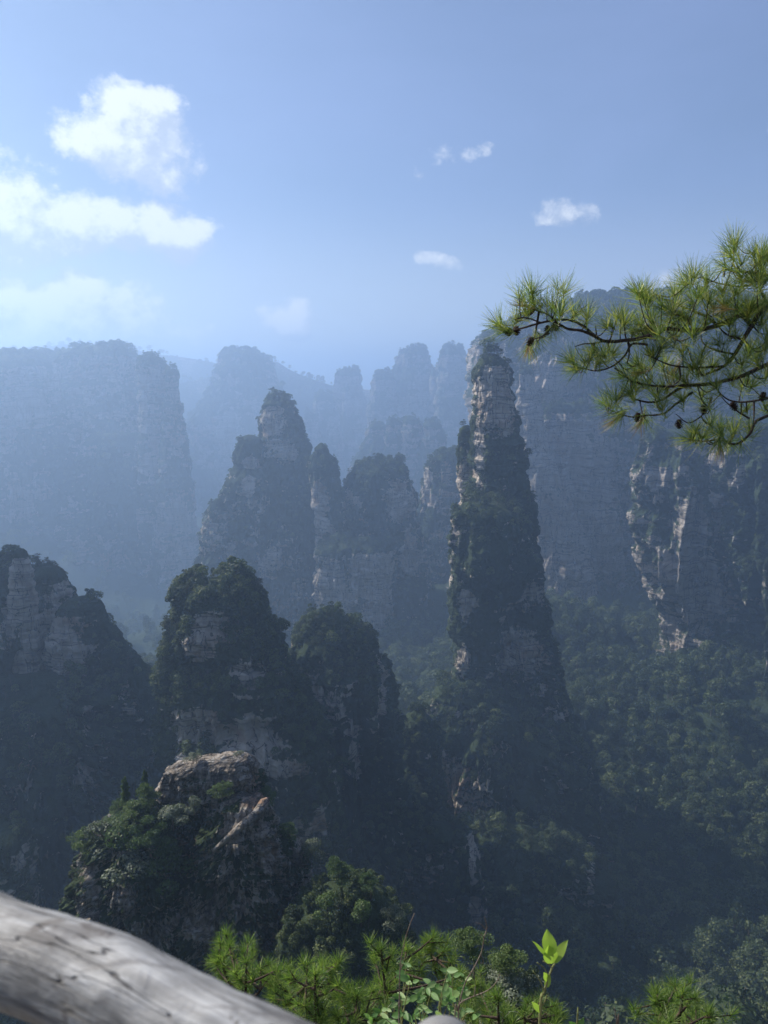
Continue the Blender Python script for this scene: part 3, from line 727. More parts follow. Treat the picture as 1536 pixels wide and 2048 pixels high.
massif([loft([(1648, -40, 25), (1655, -60, 38), (1680, -80, 46), (1730, -90, 50), (1800, -100, 52), (1950, -100, 60)],
             200, nu=200, A1=.1, A2=.12, A3=1, L1=18, Lb=7, seed=73, bare_bg=.3, k=.5, bare=[(35, 1720, 18, 40, .9)])],
       "small rock knob low at the left edge above the handrail", ROCK, 3.6, .9, (.4, .3, .3), 73, nmax=900)
CB = [(430, 1262, 66, 34, 1.3), (400, 1290, 44, 40, 1.2), (505, 1355, 66, 46, 1.15), (400, 1460, 66, 48, 1.4), (480, 1490, 110, 44, 1.1), (365, 1515, 18, 26, 1.0), (560, 1370, 26, 30, .7),
      (575, 1540, 70, 22, .8), (640, 1650, 14, 60, .8), (500, 1440, 60, 20, .7)]
massif([loft([(1131, 410, 436), (1135, 392, 470), (1145, 374, 494), (1165, 362, 507), (1200, 355, 520), (1225, 354, 532), (1240, 366, 545), (1275, 368, 566), (1310, 362, 588), (1350, 352, 604), (1400, 346, 618), (1430, 338, 628), (1460, 345, 640), (1490, 358, 648), (1520, 366, 652), (1600, 372, 655), (1750, 378, 655), (1900, 380, 655)],
             235, nu=620, A1=.07, A2=.10, A3=1.5, L1=20, Lb=8, seed=74, bare_bg=.14, k=.62, cap=5.0, bare=CB, vstep=1.4),
        loft([(1262, 352, 372), (1272, 338, 384), (1300, 322, 390), (1330, 314, 392), (1370, 320, 396), (1410, 332, 400), (1440, 345, 400), (1500, 360, 400)],
             226, nu=220, A1=.12, A2=.1, A3=.8, L1=14, Lb=6, seed=75, bare_bg=-.1, k=.5, bare=[(352, 1440, 14, 20, .9)])],
       "round-topped pillar with a bushy green cap and banded pale cliffs, left of centre", ROCK, 5.8, .84, (.72, .16, .12), 74, nmax=9000,
       indiv="bushy tree in the green cap of the round-topped pillar")
massif([loft([(1203, 642, 656), (1208, 630, 668), (1225, 610, 684), (1250, 596, 702), (1290, 586, 735), (1330, 590, 758), (1400, 600, 774), (1480, 610, 782), (1560, 620, 800), (1640, 620, 840), (1750, 620, 860), (1900, 620, 870)],
             300, nu=460, A1=.16, A2=.2, A3=1.4, L1=22, Lb=9, seed=76, bare_bg=.14, k=.7, bare=[(765, 1400, 12, 70, .9), (760, 1330, 14, 30, .7), (705, 1500, 22, 70, .7), (620, 1690, 20, 40, .7), (800, 1600, 14, 50, .5)]),
        loft([(1640, 860, 900), (1660, 840, 935), (1720, 830, 950), (1800, 825, 958), (1900, 820, 960), (2000, 815, 965)],
             290, nu=240, A1=.14, A2=.16, A3=1.2, L1=20, Lb=8, seed=77, bare_bg=.15, k=.7, bare=[(945, 1720, 10, 60, .9), (950, 1830, 14, 50, .8)]),
        loft([(1410, 826, 842), (1425, 812, 862), (1480, 806, 880), (1580, 800, 880), (1700, 800, 890)],
             330, nu=160, A1=.12, A2=.14, A3=1.2, L1=18, Lb=8, seed=78, bare_bg=.05, k=.7)],
       "dark jagged wooded spur in the shaded gorge, right of the round-topped pillar", ROCK, 5.2, .9, (.6, .3, .1), 76, nmax=7000,
       indiv="dark tree on the jagged spur in the shaded gorge")
def shade_mound(c, ab, top, seed):
    nu, nv = 260, 120
    th = np.linspace(0, 2 * math.pi, nu, endpoint=False); t = np.linspace(.04, 1, nv)
    z = top - (top - c[2]) * t ** 1.5; r = .72 + .28 * t
    X = c[0] + ab[0] * r[:, None] * np.cos(th)[None]; Y = c[1] + ab[1] * r[:, None] * np.sin(th)[None]
    P = np.stack([X, Y, np.repeat(z[:, None], nu, 1)], 2).reshape(-1, 3)
    n = fbm(P / 70, 4, seed)[:, None]; d = P - np.array([c[0], c[1], 0]); d[:, 2] = 0; d /= np.linalg.norm(d, axis=1)[:, None]
    P = P + d * n * 30; P[:, 2] += fbm(P / 40, 3, seed + 1) * 22
    V = np.concatenate([P, [[c[0], c[1], top + 6]]]); i = np.arange(nu)
    return V, [grid_faces(nu, nv)[:, ::-1], np.stack([i, (i + 1) % nu, np.full(nu, len(P))], 1)], np.clip(.8 + fbm(V / 30, 3, seed + 3) * .8, 0, 1)
# mountain mass added mostly outside the frame so its shadow darkens the gorge
massif([loft([(-1, 0, 1)], 480, nu=8)] if False else [shade_mound((-480, 440, -300), (165, 90), 200, 79)],
       "high mountain shoulder beyond the left edge", ROCK, 12, 2, (.8, .2, 0), 79, "cliff", "mountain", nmax=500)
SLOPE = "leafy tree on the wooded slope in the lower right of the gorge"
# ------------------------------------------------------------------ ground: one sheet from the lookout to the horizon
CTRL = [(1110, 1215, 640), (1150, 1290, 600), (1200, 1400, 550), (1300, 1430, 525), (1240, 1480, 490), (1240, 1580, 465), (1400, 1385, 515), (1400, 1420, 490), (1400, 1520, 462), (1350, 1620, 438), (1500, 1325, 515), (1580, 1300, 520), (1500, 1600, 440),
        (1400, 1710, 415), (1500, 1760, 395), (1300, 1700, 410), (1300, 1850, 340), (1400, 1950, 300), (1150, 1400, 510),
        (1536, 1900, 290), (1200, 1750, 350), (1700, 1300, 490), (1750, 1700, 350), (1270, 1390, 600), (1600, 1260, 540),
        (1000, 1750, 400), (800, 1500, 450), (830, 1300, 690), (880, 1160, 900), (800, 1900, 300), (950, 1950, 270), (700, 1700, 350), (560, 1360, 700),
        (300, 1450, 480), (300, 1300, 850), (200, 1290, 1100), (400, 1290, 1150), (650, 1850, 280), (100, 1750, 330), (-200, 1600, 330), (-300, 1350, 800),
        (640, 1150, 1300), (400, 1080, 1900), (740, 1010, 1900), (900, 1040, 1500)]
CP = np.array([at(*c) for c in CTRL])
extra = [(-1200, 400, -180), (-900, 1200, -260), (1200, 900, -60), (900, 300, 20), (600, 100, -20), (-500, 100, -220), (0, 3000, -330), (2500, 3000, -250), (-2500, 3000, -300), (1200, 2000, -250),
         (0, 8000, -200), (6000, 8000, -200), (-6000, 8000, -200), (8000, 0, -150), (-8000, 0, -150), (0, 130, -170), (60, 130, -165), (-60, 140, -180), (0, 200, -225), (130, 120, -150), (-150, 150, -200)]
CP = np.concatenate([CP, np.array(extra, float)])
def ground_z(x, y):
    q = np.stack([x, y], 1); num = 0; den = 0
    for c in CP:
        d2 = ((q - c[:2]) ** 2).sum(1) + (22 + .03 * abs(c[1])) ** 2
        w = 1 / d2 ** 2.0
        num = num + w * c[2]; den = den + w
    z = num / den
    p3 = np.stack([x, y, x * 0], 1); r = np.sqrt(x * x + y * y)
    amp = np.clip((r - 60) / 250, 0, 1)
    z += amp * (fbm(p3 / 70, 4, 900) * 20 + np.abs(fbm(p3 / 30, 3, 901)) * 12)
    # the lookout's own mountainside: a platform that breaks off steeply ahead
    yy = np.maximum(y - .9 - .25 * np.abs(x) * (x > 0) * 0, 0)
    near = -1.62 - yy * 1.45 + fbm(p3 / 3.0, 3, 905) * np.clip(r - 1.5, 0, 1.2) * .35 - np.clip(np.abs(x) - 6, 0, 50) * .0
    back = -1.62 + np.clip(-y - 6, 0, 400) * .22 + np.clip(-y - 6, 0, 30) / 30 * fbm(p3 / 20, 3, 907) * 4
    near = np.where(y < .9, back, near)
    t = sstep(60, 120, y) 
    side = sstep(0, 1, (np.abs(x) - 30) / 120) * (y > -40)
    t = np.maximum(t, side)
    out = near * (1 - t) + z * t
    return out
nr, na_ = 330, 620
rad = np.concatenate([np.linspace(.3, 3, 12, endpoint=False), np.geomspace(3, 9000, nr - 12)])
front_a = np.linspace(-math.radians(42), math.radians(42), int(na_ * .72), endpoint=False); back_a = np.linspace(math.radians(42), 2 * math.pi - math.radians(42), na_ - int(na_ * .72), endpoint=False)
ang = np.concatenate([front_a, back_a])
GX = rad[:, None] * np.sin(ang)[None]; GY = rad[:, None] * np.cos(ang)[None]
gz = ground_z(GX.ravel(), GY.ravel())
GV = np.stack([GX.ravel(), GY.ravel(), gz], 1)
gf = grid_faces(len(ang), len(rad))
GVc = np.concatenate([GV, [[0, 0, -1.62]]]); i = np.arange(len(ang)); gtri = np.stack([(i + 1) % len(ang), i, np.full(len(ang), len(GV))], 1)
gveg = np.clip(1.0 - sstep(4, 2, np.linalg.norm(GVc[:, :2], axis=1)) + 0 * GVc[:, 0], 0.0, 1)
rg = np.linalg.norm(GVc[:, :2], axis=1)
gb = fbm(GVc / np.array([26, 26, 60]), 4, 950)
gveg = np.where(rg > 120, np.clip(1.0 - sstep(.50, .62, gb) * .6, 0, 1), np.clip(rg / 5, 0, 1))
gob = tag(add_obj("ground", mesh_from("ground", GVc, [gtri[:, ::-1], gf[:, ::-1]], [ROCK], True, None, {'veg': gveg})), "shaded forest floor of the deep gorge below the pillars", "ground", None, "structure")
# which way do the faces look?
ZPTS.append(GVc[rg > 30])
far_f = gf[(rg[gf[:, 0]] > 110) & (rg[gf[:, 0]] < 2600)]
A_, B_, C_, D_ = (GV[far_f[:, j]] for j in range(4))
if np.cross(C_ - A_, D_ - B_)[:, 2].mean() < 0:
    far_f = far_f[:, ::-1]
scatter(GVc, far_f[rg[far_f[:, 0]] < 750], gveg, 11.5, .80, (.86, .08, .06), 951, "gorge floor", None, SLOPE, 16000, .12)
scatter(GVc, far_f[rg[far_f[:, 0]] >= 750], gveg, 17, 1.1, (.9, .1, 0), 952, "gorge floor far", None, None, 7000, .12)

# ------------------------------------------------------------------ the rock outcrop in front
OB = [(425, 1515, 120, 42, 2.0), (330, 1560, 30, 60, 1.6), (340, 1560, 40, 40, 1.1), (480, 1580, 50, 60, 1.0), (470, 1660, 60, 60, .9), (540, 1700, 40, 90, 1.0), (450, 1760, 60, 70, .8), (400, 1850, 90, 60, 1.0), (180, 1800, 30, 90, 1.2), (300, 1880, 60, 50, .9), (590, 1720, 30, 50, .9), (240, 1800, 40, 70, .8)]
ofs_o = at(400, 1750, 100)
out_lofts = [
    loft([(1507, 462, 484), (1512, 440, 496), (1519, 395, 504), (1528, 356, 510), (1542, 336, 516), (1565, 322, 520), (1590, 316, 522), (1612, 318, 516), (1640, 325, 508), (1700, 330, 505), (1800, 320, 520), (1950, 310, 540)],
         100, dep=(.42,), nu=460, A1=.08, A2=.12, A3=.22, L1=7, Lb=2.6, seed=81, bare_bg=.52, k=.16, bare=OB, zbot=-150, vstep=1.3, zexag=4, cap=0, topveg=False, big=3.2, envk=26, env0=0.0, blk=1.5, ybend=lambda q, z0: np.clip(z0 - q - .9, 0, 6) * .25),
    loft([(1618, 255, 310), (1628, 230, 325), (1650, 205, 345), (1690, 185, 360), (1740, 172, 380), (1800, 162, 400), (1860, 162, 420), (1960, 170, 440)],
         97, nu=420, A1=.13, A2=.16, A3=.35, L1=7, Lb=2.4, seed=82, bare_bg=.35, k=.16, bare=OB, zbot=-150, vstep=1.3, zexag=4, cap=0, topveg=False, big=3.2, envk=26, env0=0.0, blk=1.5),
    loft([(1588, 470, 524), (1600, 440, 536), (1630, 420, 546), (1670, 400, 552), (1720, 380, 560), (1800, 360, 580), (1960, 340, 600)],
         98, nu=420, A1=.12, A2=.15, A3=.35, L1=7, Lb=2.0, seed=83, bare_bg=.55, k=.16, bare=OB, zbot=-150, vstep=1.3, zexag=5, cap=0, topveg=False, big=3.2, envk=26, env0=0.0, blk=1.5),
    loft([(1676, 552, 590), (1690, 540, 600), (1730, 520, 612), (1800, 500, 622), (1960, 480, 640)],
         101, nu=260, A1=.12, A2=.15, A3=.35, L1=6, Lb=2.0, seed=84, bare_bg=.6, k=.16, zbot=-150, vstep=1.4, zexag=5, cap=0, topveg=False, big=3.2, envk=26, env0=0.0, blk=1.5)]
def bar(pts, D, r, seed):
    S = smoothpath([at(x, y, D + d) for x, y, d in pts], 70)
    V, f = tube(S, np.interp(np.linspace(0, 1, len(S)), [0, .1, .6, 1], [.2 * r, r, r * .8, .15 * r]), 48)
    c = V - fbm(V * 0 + V, 1, 0)[:, None] * 0
    V = V + fbm(V / .9, 4, seed)[:, None] * np.array([[.5, .5, .35]]) * r + fbm(V / np.array([.25, .25, 1.2]), 3, seed + 1)[:, None] * .16
    return V, f, np.full(len(V), .05)
out_lofts.append(bar([(530, 1600, 3.5), (524, 1612, 1.5), (508, 1632, -.2), (480, 1655, -1.0), (440, 1690, -1.0), (400, 1730, .2)], 93.5, .7, 333))
massif(out_lofts, "rugged brown rock outcrop with a flat sunlit top, standing nearest in front", ROCK_NEAR, .9, 1.5, (.0, .0, 1.0), 81, "rock_outcrop", "rock outcrop", nmax=1500)
massif([loft([(1765, 650, 690), (1772, 635, 720), (1790, 615, 755), (1820, 600, 785), (1855, 590, 800), (1900, 575, 812), (2000, 540, 825), (2080, 500, 835)],
             88, dep=(1.1,), nu=220, A1=.14, A2=.1, A3=.3, L1=7, Lb=4, seed=85, bare_bg=-.5, k=.25, zbot=-140, vstep=2)],
       "dark wooded spur running down behind the young pines", ROCK_NEAR, 1.9, .75, (.82, .10, .08), 85, "hillside", "spur", nmax=1500,
       indiv="dark leafy tree on the wooded spur right of the rock outcrop")
massif([loft([(1960, 985, 1020), (1968, 960, 1050), (2000, 945, 1085), (2060, 930, 1110), (2150, 920, 1120)],
             42, nu=120, A1=.12, A2=.1, A3=.2, L1=4, Lb=2.4, seed=86, bare_bg=.45, k=.12, zbot=-75, vstep=2)],
       "small rock ledge below the young pines", ROCK_NEAR, 1.0, .8, (.7, .1, .2), 86, "rock_ledge", "rock ledge", nmax=260)

# ------------------------------------------------------------------ plant the forests
# z-buffer of the rocks decides which trees are seen
ZW, ZH = 192, 256
zb = np.full(ZW * ZH, 1e9)
for V in ZPTS:
    px, py, d = proj(V)
    ix = (px / 8).astype(int); iy = (py / 8).astype(int)
    ok = (d > 0) & (ix >= 0) & (ix < ZW) & (iy >= 0) & (iy < ZH)
    np.minimum.at(zb, iy[ok] * ZW + ix[ok], d[ok])
allc = []
for ci_, c in enumerate(CAND):
    top = c['P'].copy(); top[:, 2] += c['h'] * .85
    px, py, d = proj(top)
    ix = np.clip((px / 8).astype(int), 0, ZW - 1); iy = np.clip((py / 8).astype(int), 0, ZH - 1)
    inside = (px > 6) & (px < 1530) & (py > 6) & (py < 2040) & (d > 0)
    vis = inside & (d < zb[iy * ZW + ix] + 6 + .01 * d) & ~((px < 610) & (py > 1785 + .43 * px))
    c['app'] = np.where(vis & (c['indiv'] is not None), c['h'] / np.maximum(d, 1), 0)
    c['px'] = px; c['py'] = py
    for k in np.nonzero(c['app'] > 0)[0]: allc.append((c['app'][k], ci_, k))
allc.sort(reverse=True)
taken = [np.zeros(len(c['h']), bool) for c in CAND]
quota = {}
chosen = []
for a, ci_, k in allc:
    if len(chosen) >= 275: break
    taken[ci_][k] = True; chosen.append((ci_, k))
for ci_, k in chosen:
    c = CAND[ci_]
    pk = int(c['pick'][k])
    kindn = "tree" if pk < NB else ("pine_tree" if pk < NB + NP_ else "shrub")
    catn = {"tree": "tree", "pine_tree": "pine tree", "shrub": "shrub"}[kindn]
    base_lab = c['indiv']
    if base_lab == SLOPE:
        qx, qy = c['px'][k], c['py'][k]
        base_lab = ("leafy tree low in the gorge, left of the tallest pillar's foot" if qx < 900 else
                    "leafy tree at the shaded foot of the tallest pillar" if qx < 1160 else
                    "leafy tree high on the right slope, just under the bare cliffs" if qy < 1400 else
                    "leafy tree on the middle of the right-hand wooded slope" if qy < 1640 else
                    "leafy tree low on the right-hand wooded slope, above the lone young pine")
    lab = base_lab.replace(" tree", " pine") if kindn == "pine_tree" else (base_lab.replace(" tree", " shrub") if kindn == "shrub" else base_lab)
    o = bpy.data.objects.new(kindn, PROTOS[pk]); ROOT.objects.link(o)
    o.location = c['P'][k]; o.rotation_euler = (c['tlt'][k], 0, c['yaw'][k]); o.scale = (c['sw'][k], c['sw'][k], c['h'][k])
    tag(o, lab, catn, "each a " + lab)
nstuff = 0
for ci_, c in enumerate(CAND):
    keep = ~taken[ci_]
    P = c['P'][keep]; n = len(P)
    if n < 1: continue
    nstuff += n
    org = P.mean(0)
    me = bpy.data.meshes.new("forest"); me.vertices.add(n); me.vertices.foreach_set('co', (P - org).astype(np.float32).ravel())
    for nm, key in (('yaw', 'yaw'), ('tlt', 'tlt'), ('sw', 'sw'), ('sh', 'h')):
        at_ = me.attributes.new(nm, 'FLOAT', 'POINT'); at_.data.foreach_set('value', c[key][keep].astype(np.float32))
    at_ = me.attributes.new('pick', 'INT', 'POINT'); at_.data.foreach_set('value', c['pick'][keep].astype(np.int32))
    o = add_obj("forest", me, loc=org)
    md = o.modifiers.new("forest", 'NODES'); md.node_group = FOREST_NT
    w = c['label'].split(',')[0].split()
    tag(o, ("trees and scrub growing on the " + " ".join(w))[:110] if len(w) <= 11 else "trees and scrub on the " + " ".join(w[:12]), "forest", None, "stuff")
print("TREES individual", len(chosen), "massed", nstuff)

# trees on the outcrop: things with trunk and crown of their own
PINE_P = [proto_pine(400 + i, layers=5 + i % 2, nf=330, size=.022, leaf=LEAF_ROCK, spread=.42, lean=.12, start=.40, parts=True) for i in range(4)]
SPIRE = proto_pine(420, layers=13, nf=150, size=.024, leaf=LEAF_ROCK, spread=.15, lean=.01, start=.1, parts=True)
def split_broad(seed, leaf, nf=2400, size=.026, lobes=10, w=.5, low=.3):
    me = proto_broad(seed, nf, size, leaf, lobes, w, low)
    return me
GREY_P = [split_broad(430 + i, LEAF_GREY) for i in range(2)]
GREEN_P = [split_broad(440 + i, LEAF_ROCK) for i in range(2)]
def solo(px, py, D, hpx, kind, k, label, yaw=0.0, ws=1.0, cat="pine tree", name="pine_tree"):
    """a tree whose top is at pixel (px, py) and whose height is hpx pixels"""
    h = hpx * D / F / .9
    x, y, z = at(px, py, D)
    if kind in ('pine', 'spire'):
        e = bpy.data.objects.new(name, None); ROOT.objects.link(e); e.empty_display_size = .3
        e.location = (x, y, z - h); e.rotation_euler = (0, 0, yaw); e.scale = (h * ws, h * ws, h)
        mt, mc = SPIRE if kind == 'spire' else PINE_P[k]
        add_obj("trunk", mt, e); add_obj("crown", mc, e)
    else:
        e = add_obj(name, (GREY_P if kind == 'grey' else GREEN_P)[k])
        e.location = (x, y, z - h); e.rotation_euler = (0, 0, yaw); e.scale = (h * ws, h * ws, h)
    tag(e, label, cat)
solo(249, 1558, 97.5, 66, 'spire', 0, "slim pointed conifer standing left of the outcrop's summit, the taller of two")
solo(289, 1543, 99.5, 50, 'spire', 0, "shorter slim conifer behind the round green pine on the outcrop", 1.0)
solo(296, 1572, 97, 62, 'pine', 0, "round green pine beside the left wall of the summit block", 0, 1.0)
solo(236, 1600, 98, 36, 'pine', 1, "low green pine leaning out left of the slim conifer", 2.0, 1.2)
solo(276, 1605, 94.5, 70, 'pine', 2, "wide green pine spreading over the ledge below the round pine", .5, 1.35)
solo(310, 1640, 93, 120, 'pine', 3, "largest dark green pine covering the outcrop's left shoulder", 1.1, .95)
solo(250, 1650, 93.5, 90, 'green', 0, "dark leafy bush between the wide pine and the rock's left corner", .4, 1.2, "bush", "bush")
solo(205, 1645, 95, 72, 'grey', 0, "grey twiggy bush at the outcrop's left corner", 1.4, 1.2, "bush", "bush")
solo(168, 1660, 95.5, 66, 'pine', 1, "dark pine hanging over the outcrop's far left edge", 2.6, 1.1)
solo(262, 1695, 92, 90, 'grey', 1, "pale grey-leaved bush on the outcrop's left face", .6, 1.2, "bush", "bush")
solo(335, 1700, 92, 90, 'green', 1, "dark leafy bush below the largest pine on the outcrop", 1.9, 1.3, "bush", "bush")
solo(345, 1612, 94, 48, 'grey', 1, "small silvery bush at the foot of the summit block", 2.4, 1.3, "bush", "bush")
solo(443, 1565, 94.3, 36, 'pine', 1, "small bright pine clinging to the face of the summit block", .9, 1.3)
solo(388, 1595, 94.5, 34, 'grey', 0, "tiny silvery shrub on the dark face of the summit block", .3, 1.1, "shrub", "shrub")
solo(536, 1572, 99.5, 56, 'pine', 2, "pine growing from the notch on the outcrop's right side", 1.6, 1.2)
solo(578, 1645, 101, 46, 'green', 0, "round bush on the ridge right of the notch", .2, 1.2, "bush", "bush")
solo(622, 1682, 101, 52, 'grey', 0, "pale grey bush at the right end of the outcrop", 2.2, 1.1, "bush", "bush")
solo(385, 1506, 99, 22, 'grey', 1, "sparse dry shrub on the outcrop's flat summit", .2, 1.6, "shrub", "shrub")
solo(478, 1503, 100, 16, 'grey', 0, "low dry tuft at the right tip of the flat summit", 2.0, 1.6, "shrub", "shrub")
solo(682, 1722, 87, 74, 'pine', 0, "tallest pine on the wooded spur beside the outcrop", 0, 1.0)
solo(742, 1745, 86, 56, 'pine', 2, "second pine, lower down the wooded spur", 1.2, 1.0)
solo(655, 1790, 84, 58, 'green', 1, "rounded leafy tree at the left of the wooded spur", .7, 1.1, "tree", "tree")
solo(722, 1800, 83, 58, 'green', 0, "rounded leafy tree in the middle of the wooded spur", 2.0, 1.1, "tree", "tree")
solo(785, 1812, 84, 66, 'grey', 1, "pale leafy tree at the right end of the wooded spur", 1.0, .95, "tree", "tree")
solo(950, 1868, 42, 90, 'pine', 3, "small hazy pine behind the bare twig", .3, 1.1)
solo(1018, 1888, 40, 92, 'pine', 0, "small bushy pine between the bare twig and the sapling", 1.8, 1.1)
solo(1012, 1948, 39, 90, 'grey', 1, "grey leafy tree beneath the small bushy pine", .5, 1.2, "tree", "tree")
solo(1070, 1965, 39, 80, 'grey', 0, "grey leafy tree behind the bright sapling", 2.5, 1.1, "tree", "tree")
def branchlets(paths, D, r, label, name, cat, mat, dj=0.0):
    mb = Mesher()
    for p in paths:
        Pw = [at(x, y, D + dj * (i % 2)) for i, (x, y) in enumerate(p)]
        S = smoothpath(Pw, 16)
        V, f = tube(S, np.linspace(r, r * .35, len(S)), 5); mb.add(V, f)
    return tag(add_obj(name, mb.build(name, [mat])), label, cat)
DEAD = bark_material("dead_wood", (.10, .09, .08), (.32, .30, .27), 6)
branchlets([[(232, 1720), (228, 1690), (205, 1672), (192, 1655), (182, 1642)], [(205, 1672), (188, 1668), (178, 1650)], [(228, 1690), (222, 1668), (212, 1655)]], 92.8, .10,
           "bare dead branch fork among the bushes at the outcrop's left corner", "dead_branch", "dead branch", BARK)
branchlets([[(203, 1660), (203, 1638), (198, 1628)], [(203, 1640), (208, 1632)]], 95, .06, "short bleached snag above the outcrop's left corner", "dead_snag", "dead snag", DEAD)
branchlets([[(271, 1600), (271, 1575), (270, 1560)]], 98, .05, "thin dead pole between the two slim conifers", "dead_pole", "dead pole", BARK)

# ------------------------------------------------------------------ pine shoots seen close up
NEEDLE_TOP = leaf_material("pine_needles", (.07, .12, .04), (.14, .20, .05), (.40, .37, .12), .52, .38, .5, isl=1.0)
NEEDLE_LOW = leaf_material("young_pine_needles", (.07, .13, .035), (.13, .195, .05), (.25, .30, .09), .5, .42, .45, isl=1.0)
NEEDLE_DRY = leaf_material("dry_needles", (.20, .12, .05), (.28, .18, .08), (.34, .25, .12), .3, .6, .3, isl=1.0)
TWIG = bark_material("pine_twig", (.022, .016, .012), (.10, .07, .05), 120)
CONE = bark_material("cone_scales", (.02, .013, .01), (.075, .045, .03), 200)
def needles(rng, base, axis, n, length, spread=(12, 62), wid=.0011, along=.05, droop=.0):
    """n needles starting along the last part of a shoot, each a narrow bent blade"""
    axis = np.asarray(axis, float); axis /= np.linalg.norm(axis)
    t = rng.uniform(-1, 0, n) ** 3
    P0 = np.asarray(base) + axis * (t * along)[:, None]
    d = rand_dirs(rng, n); d -= (d @ axis)[:, None] * axis; d /= np.linalg.norm(d, axis=1)[:, None]
    a = np.radians(rng.uniform(spread[0], spread[1], n) + np.abs(t) * 18)
    D0 = axis * np.cos(a)[:, None] + d * np.sin(a)[:, None]
    Ln = (length * rng.uniform(.7, 1.1, n))[:, None]
    bend = rng.normal(0, .09, (n, 3)); bend[:, 2] -= droop
    P1 = P0 + D0 * Ln * .5; P2 = P0 + (D0 + bend) * Ln
    side = np.cross(D0, rand_dirs(rng, n)); side /= np.linalg.norm(side, axis=1)[:, None]
    w = wid
    V = np.stack([P0 - side * w, P0 + side * w, P1 + side * w, P1 - side * w, P2 + side * w * .25, P2 - side * w * .25], 1).reshape(-1, 3)
    b = np.arange(n)[:, None] * 6
    f = np.concatenate([b + np.array([0, 1, 2, 3]), b + np.array([3, 2, 4, 5])], 0)
    return V, f
def cone_mesh(rng, c, axis, size):
    mb = Mesher(); axis = np.array(axis, float); axis /= np.linalg.norm(axis)
    a = np.cross(axis, [0, 0, 1.0]) + 1e-3; a /= np.linalg.norm(a); b = np.cross(axis, a)
    for i in range(46):
        t = i / 45; ph = i * 2.4; r = size * .42 * math.sin(math.pi * (.12 + .82 * t)) + .001
        o = np.array(c) + axis * (t - .5) * size
        rd = a * math.cos(ph) + b * math.sin(ph); tg = np.cross(axis, rd)
        s = size * .16
        base = o + rd * r * .45; tip = o + rd * (r + s * .35) + axis * s * .7
        V = np.array([base - tg * s * .5, base + tg * s * .5, tip + tg * s * .75, tip - tg * s * .75, (base + tip) / 2 + rd * s * .5])
        mb.add(V, np.array([[0, 1, 4], [1, 2, 4], [2, 3, 4], [3, 0, 4]]))
    V, f = tube([np.array(c) - axis * size * .45, np.array(c), np.array(c) + axis * size * .4], [size * .2, size * .3, size * .1], 8); mb.add(V, f)
    return mb.build("cone", [CONE], False)

# ------------------------------------------------------------------ the pine leaning in from the right
DB = 3.1
rngB = np.random.default_rng(7)
def zp(x, y): return 936 + x / 2.56, 400 + y / 2.56        # coordinates read off an enlarged view
def bz(x, y, d=0.0): px, py = zp(x, y); return np.array(at(px, py, DB + d))
pine = bpy.data.objects.new("pine_tree", None); ROOT.objects.link(pine)
TRX, TRY = 2.95, 3.7
pine.location = (TRX, TRY, float(ground_z(np.array([TRX]), np.array([TRY]))[0]))
tag(pine, "pine reaching in from the right edge with long needles, twigs and dark cones", "pine tree")
O = np.array(pine.location)
tr = smoothpath([(TRX + .1, TRY + .1, O[2] - .3), (TRX, TRY, O[2] + 1.5), (TRX + .05, TRY - .05, -1.5), (TRX - .08, TRY, 0.2), (TRX - .02, TRY + .05, 1.6), (TRX + .1, TRY + .1, 3.0)], 40)
V, f = tube(tr, np.linspace(.17, .07, len(tr)), 14); mb = Mesher(); mb.add(V - O, f)
add_obj("trunk", mb.build("trunk", [BARK_DARK]), pine)
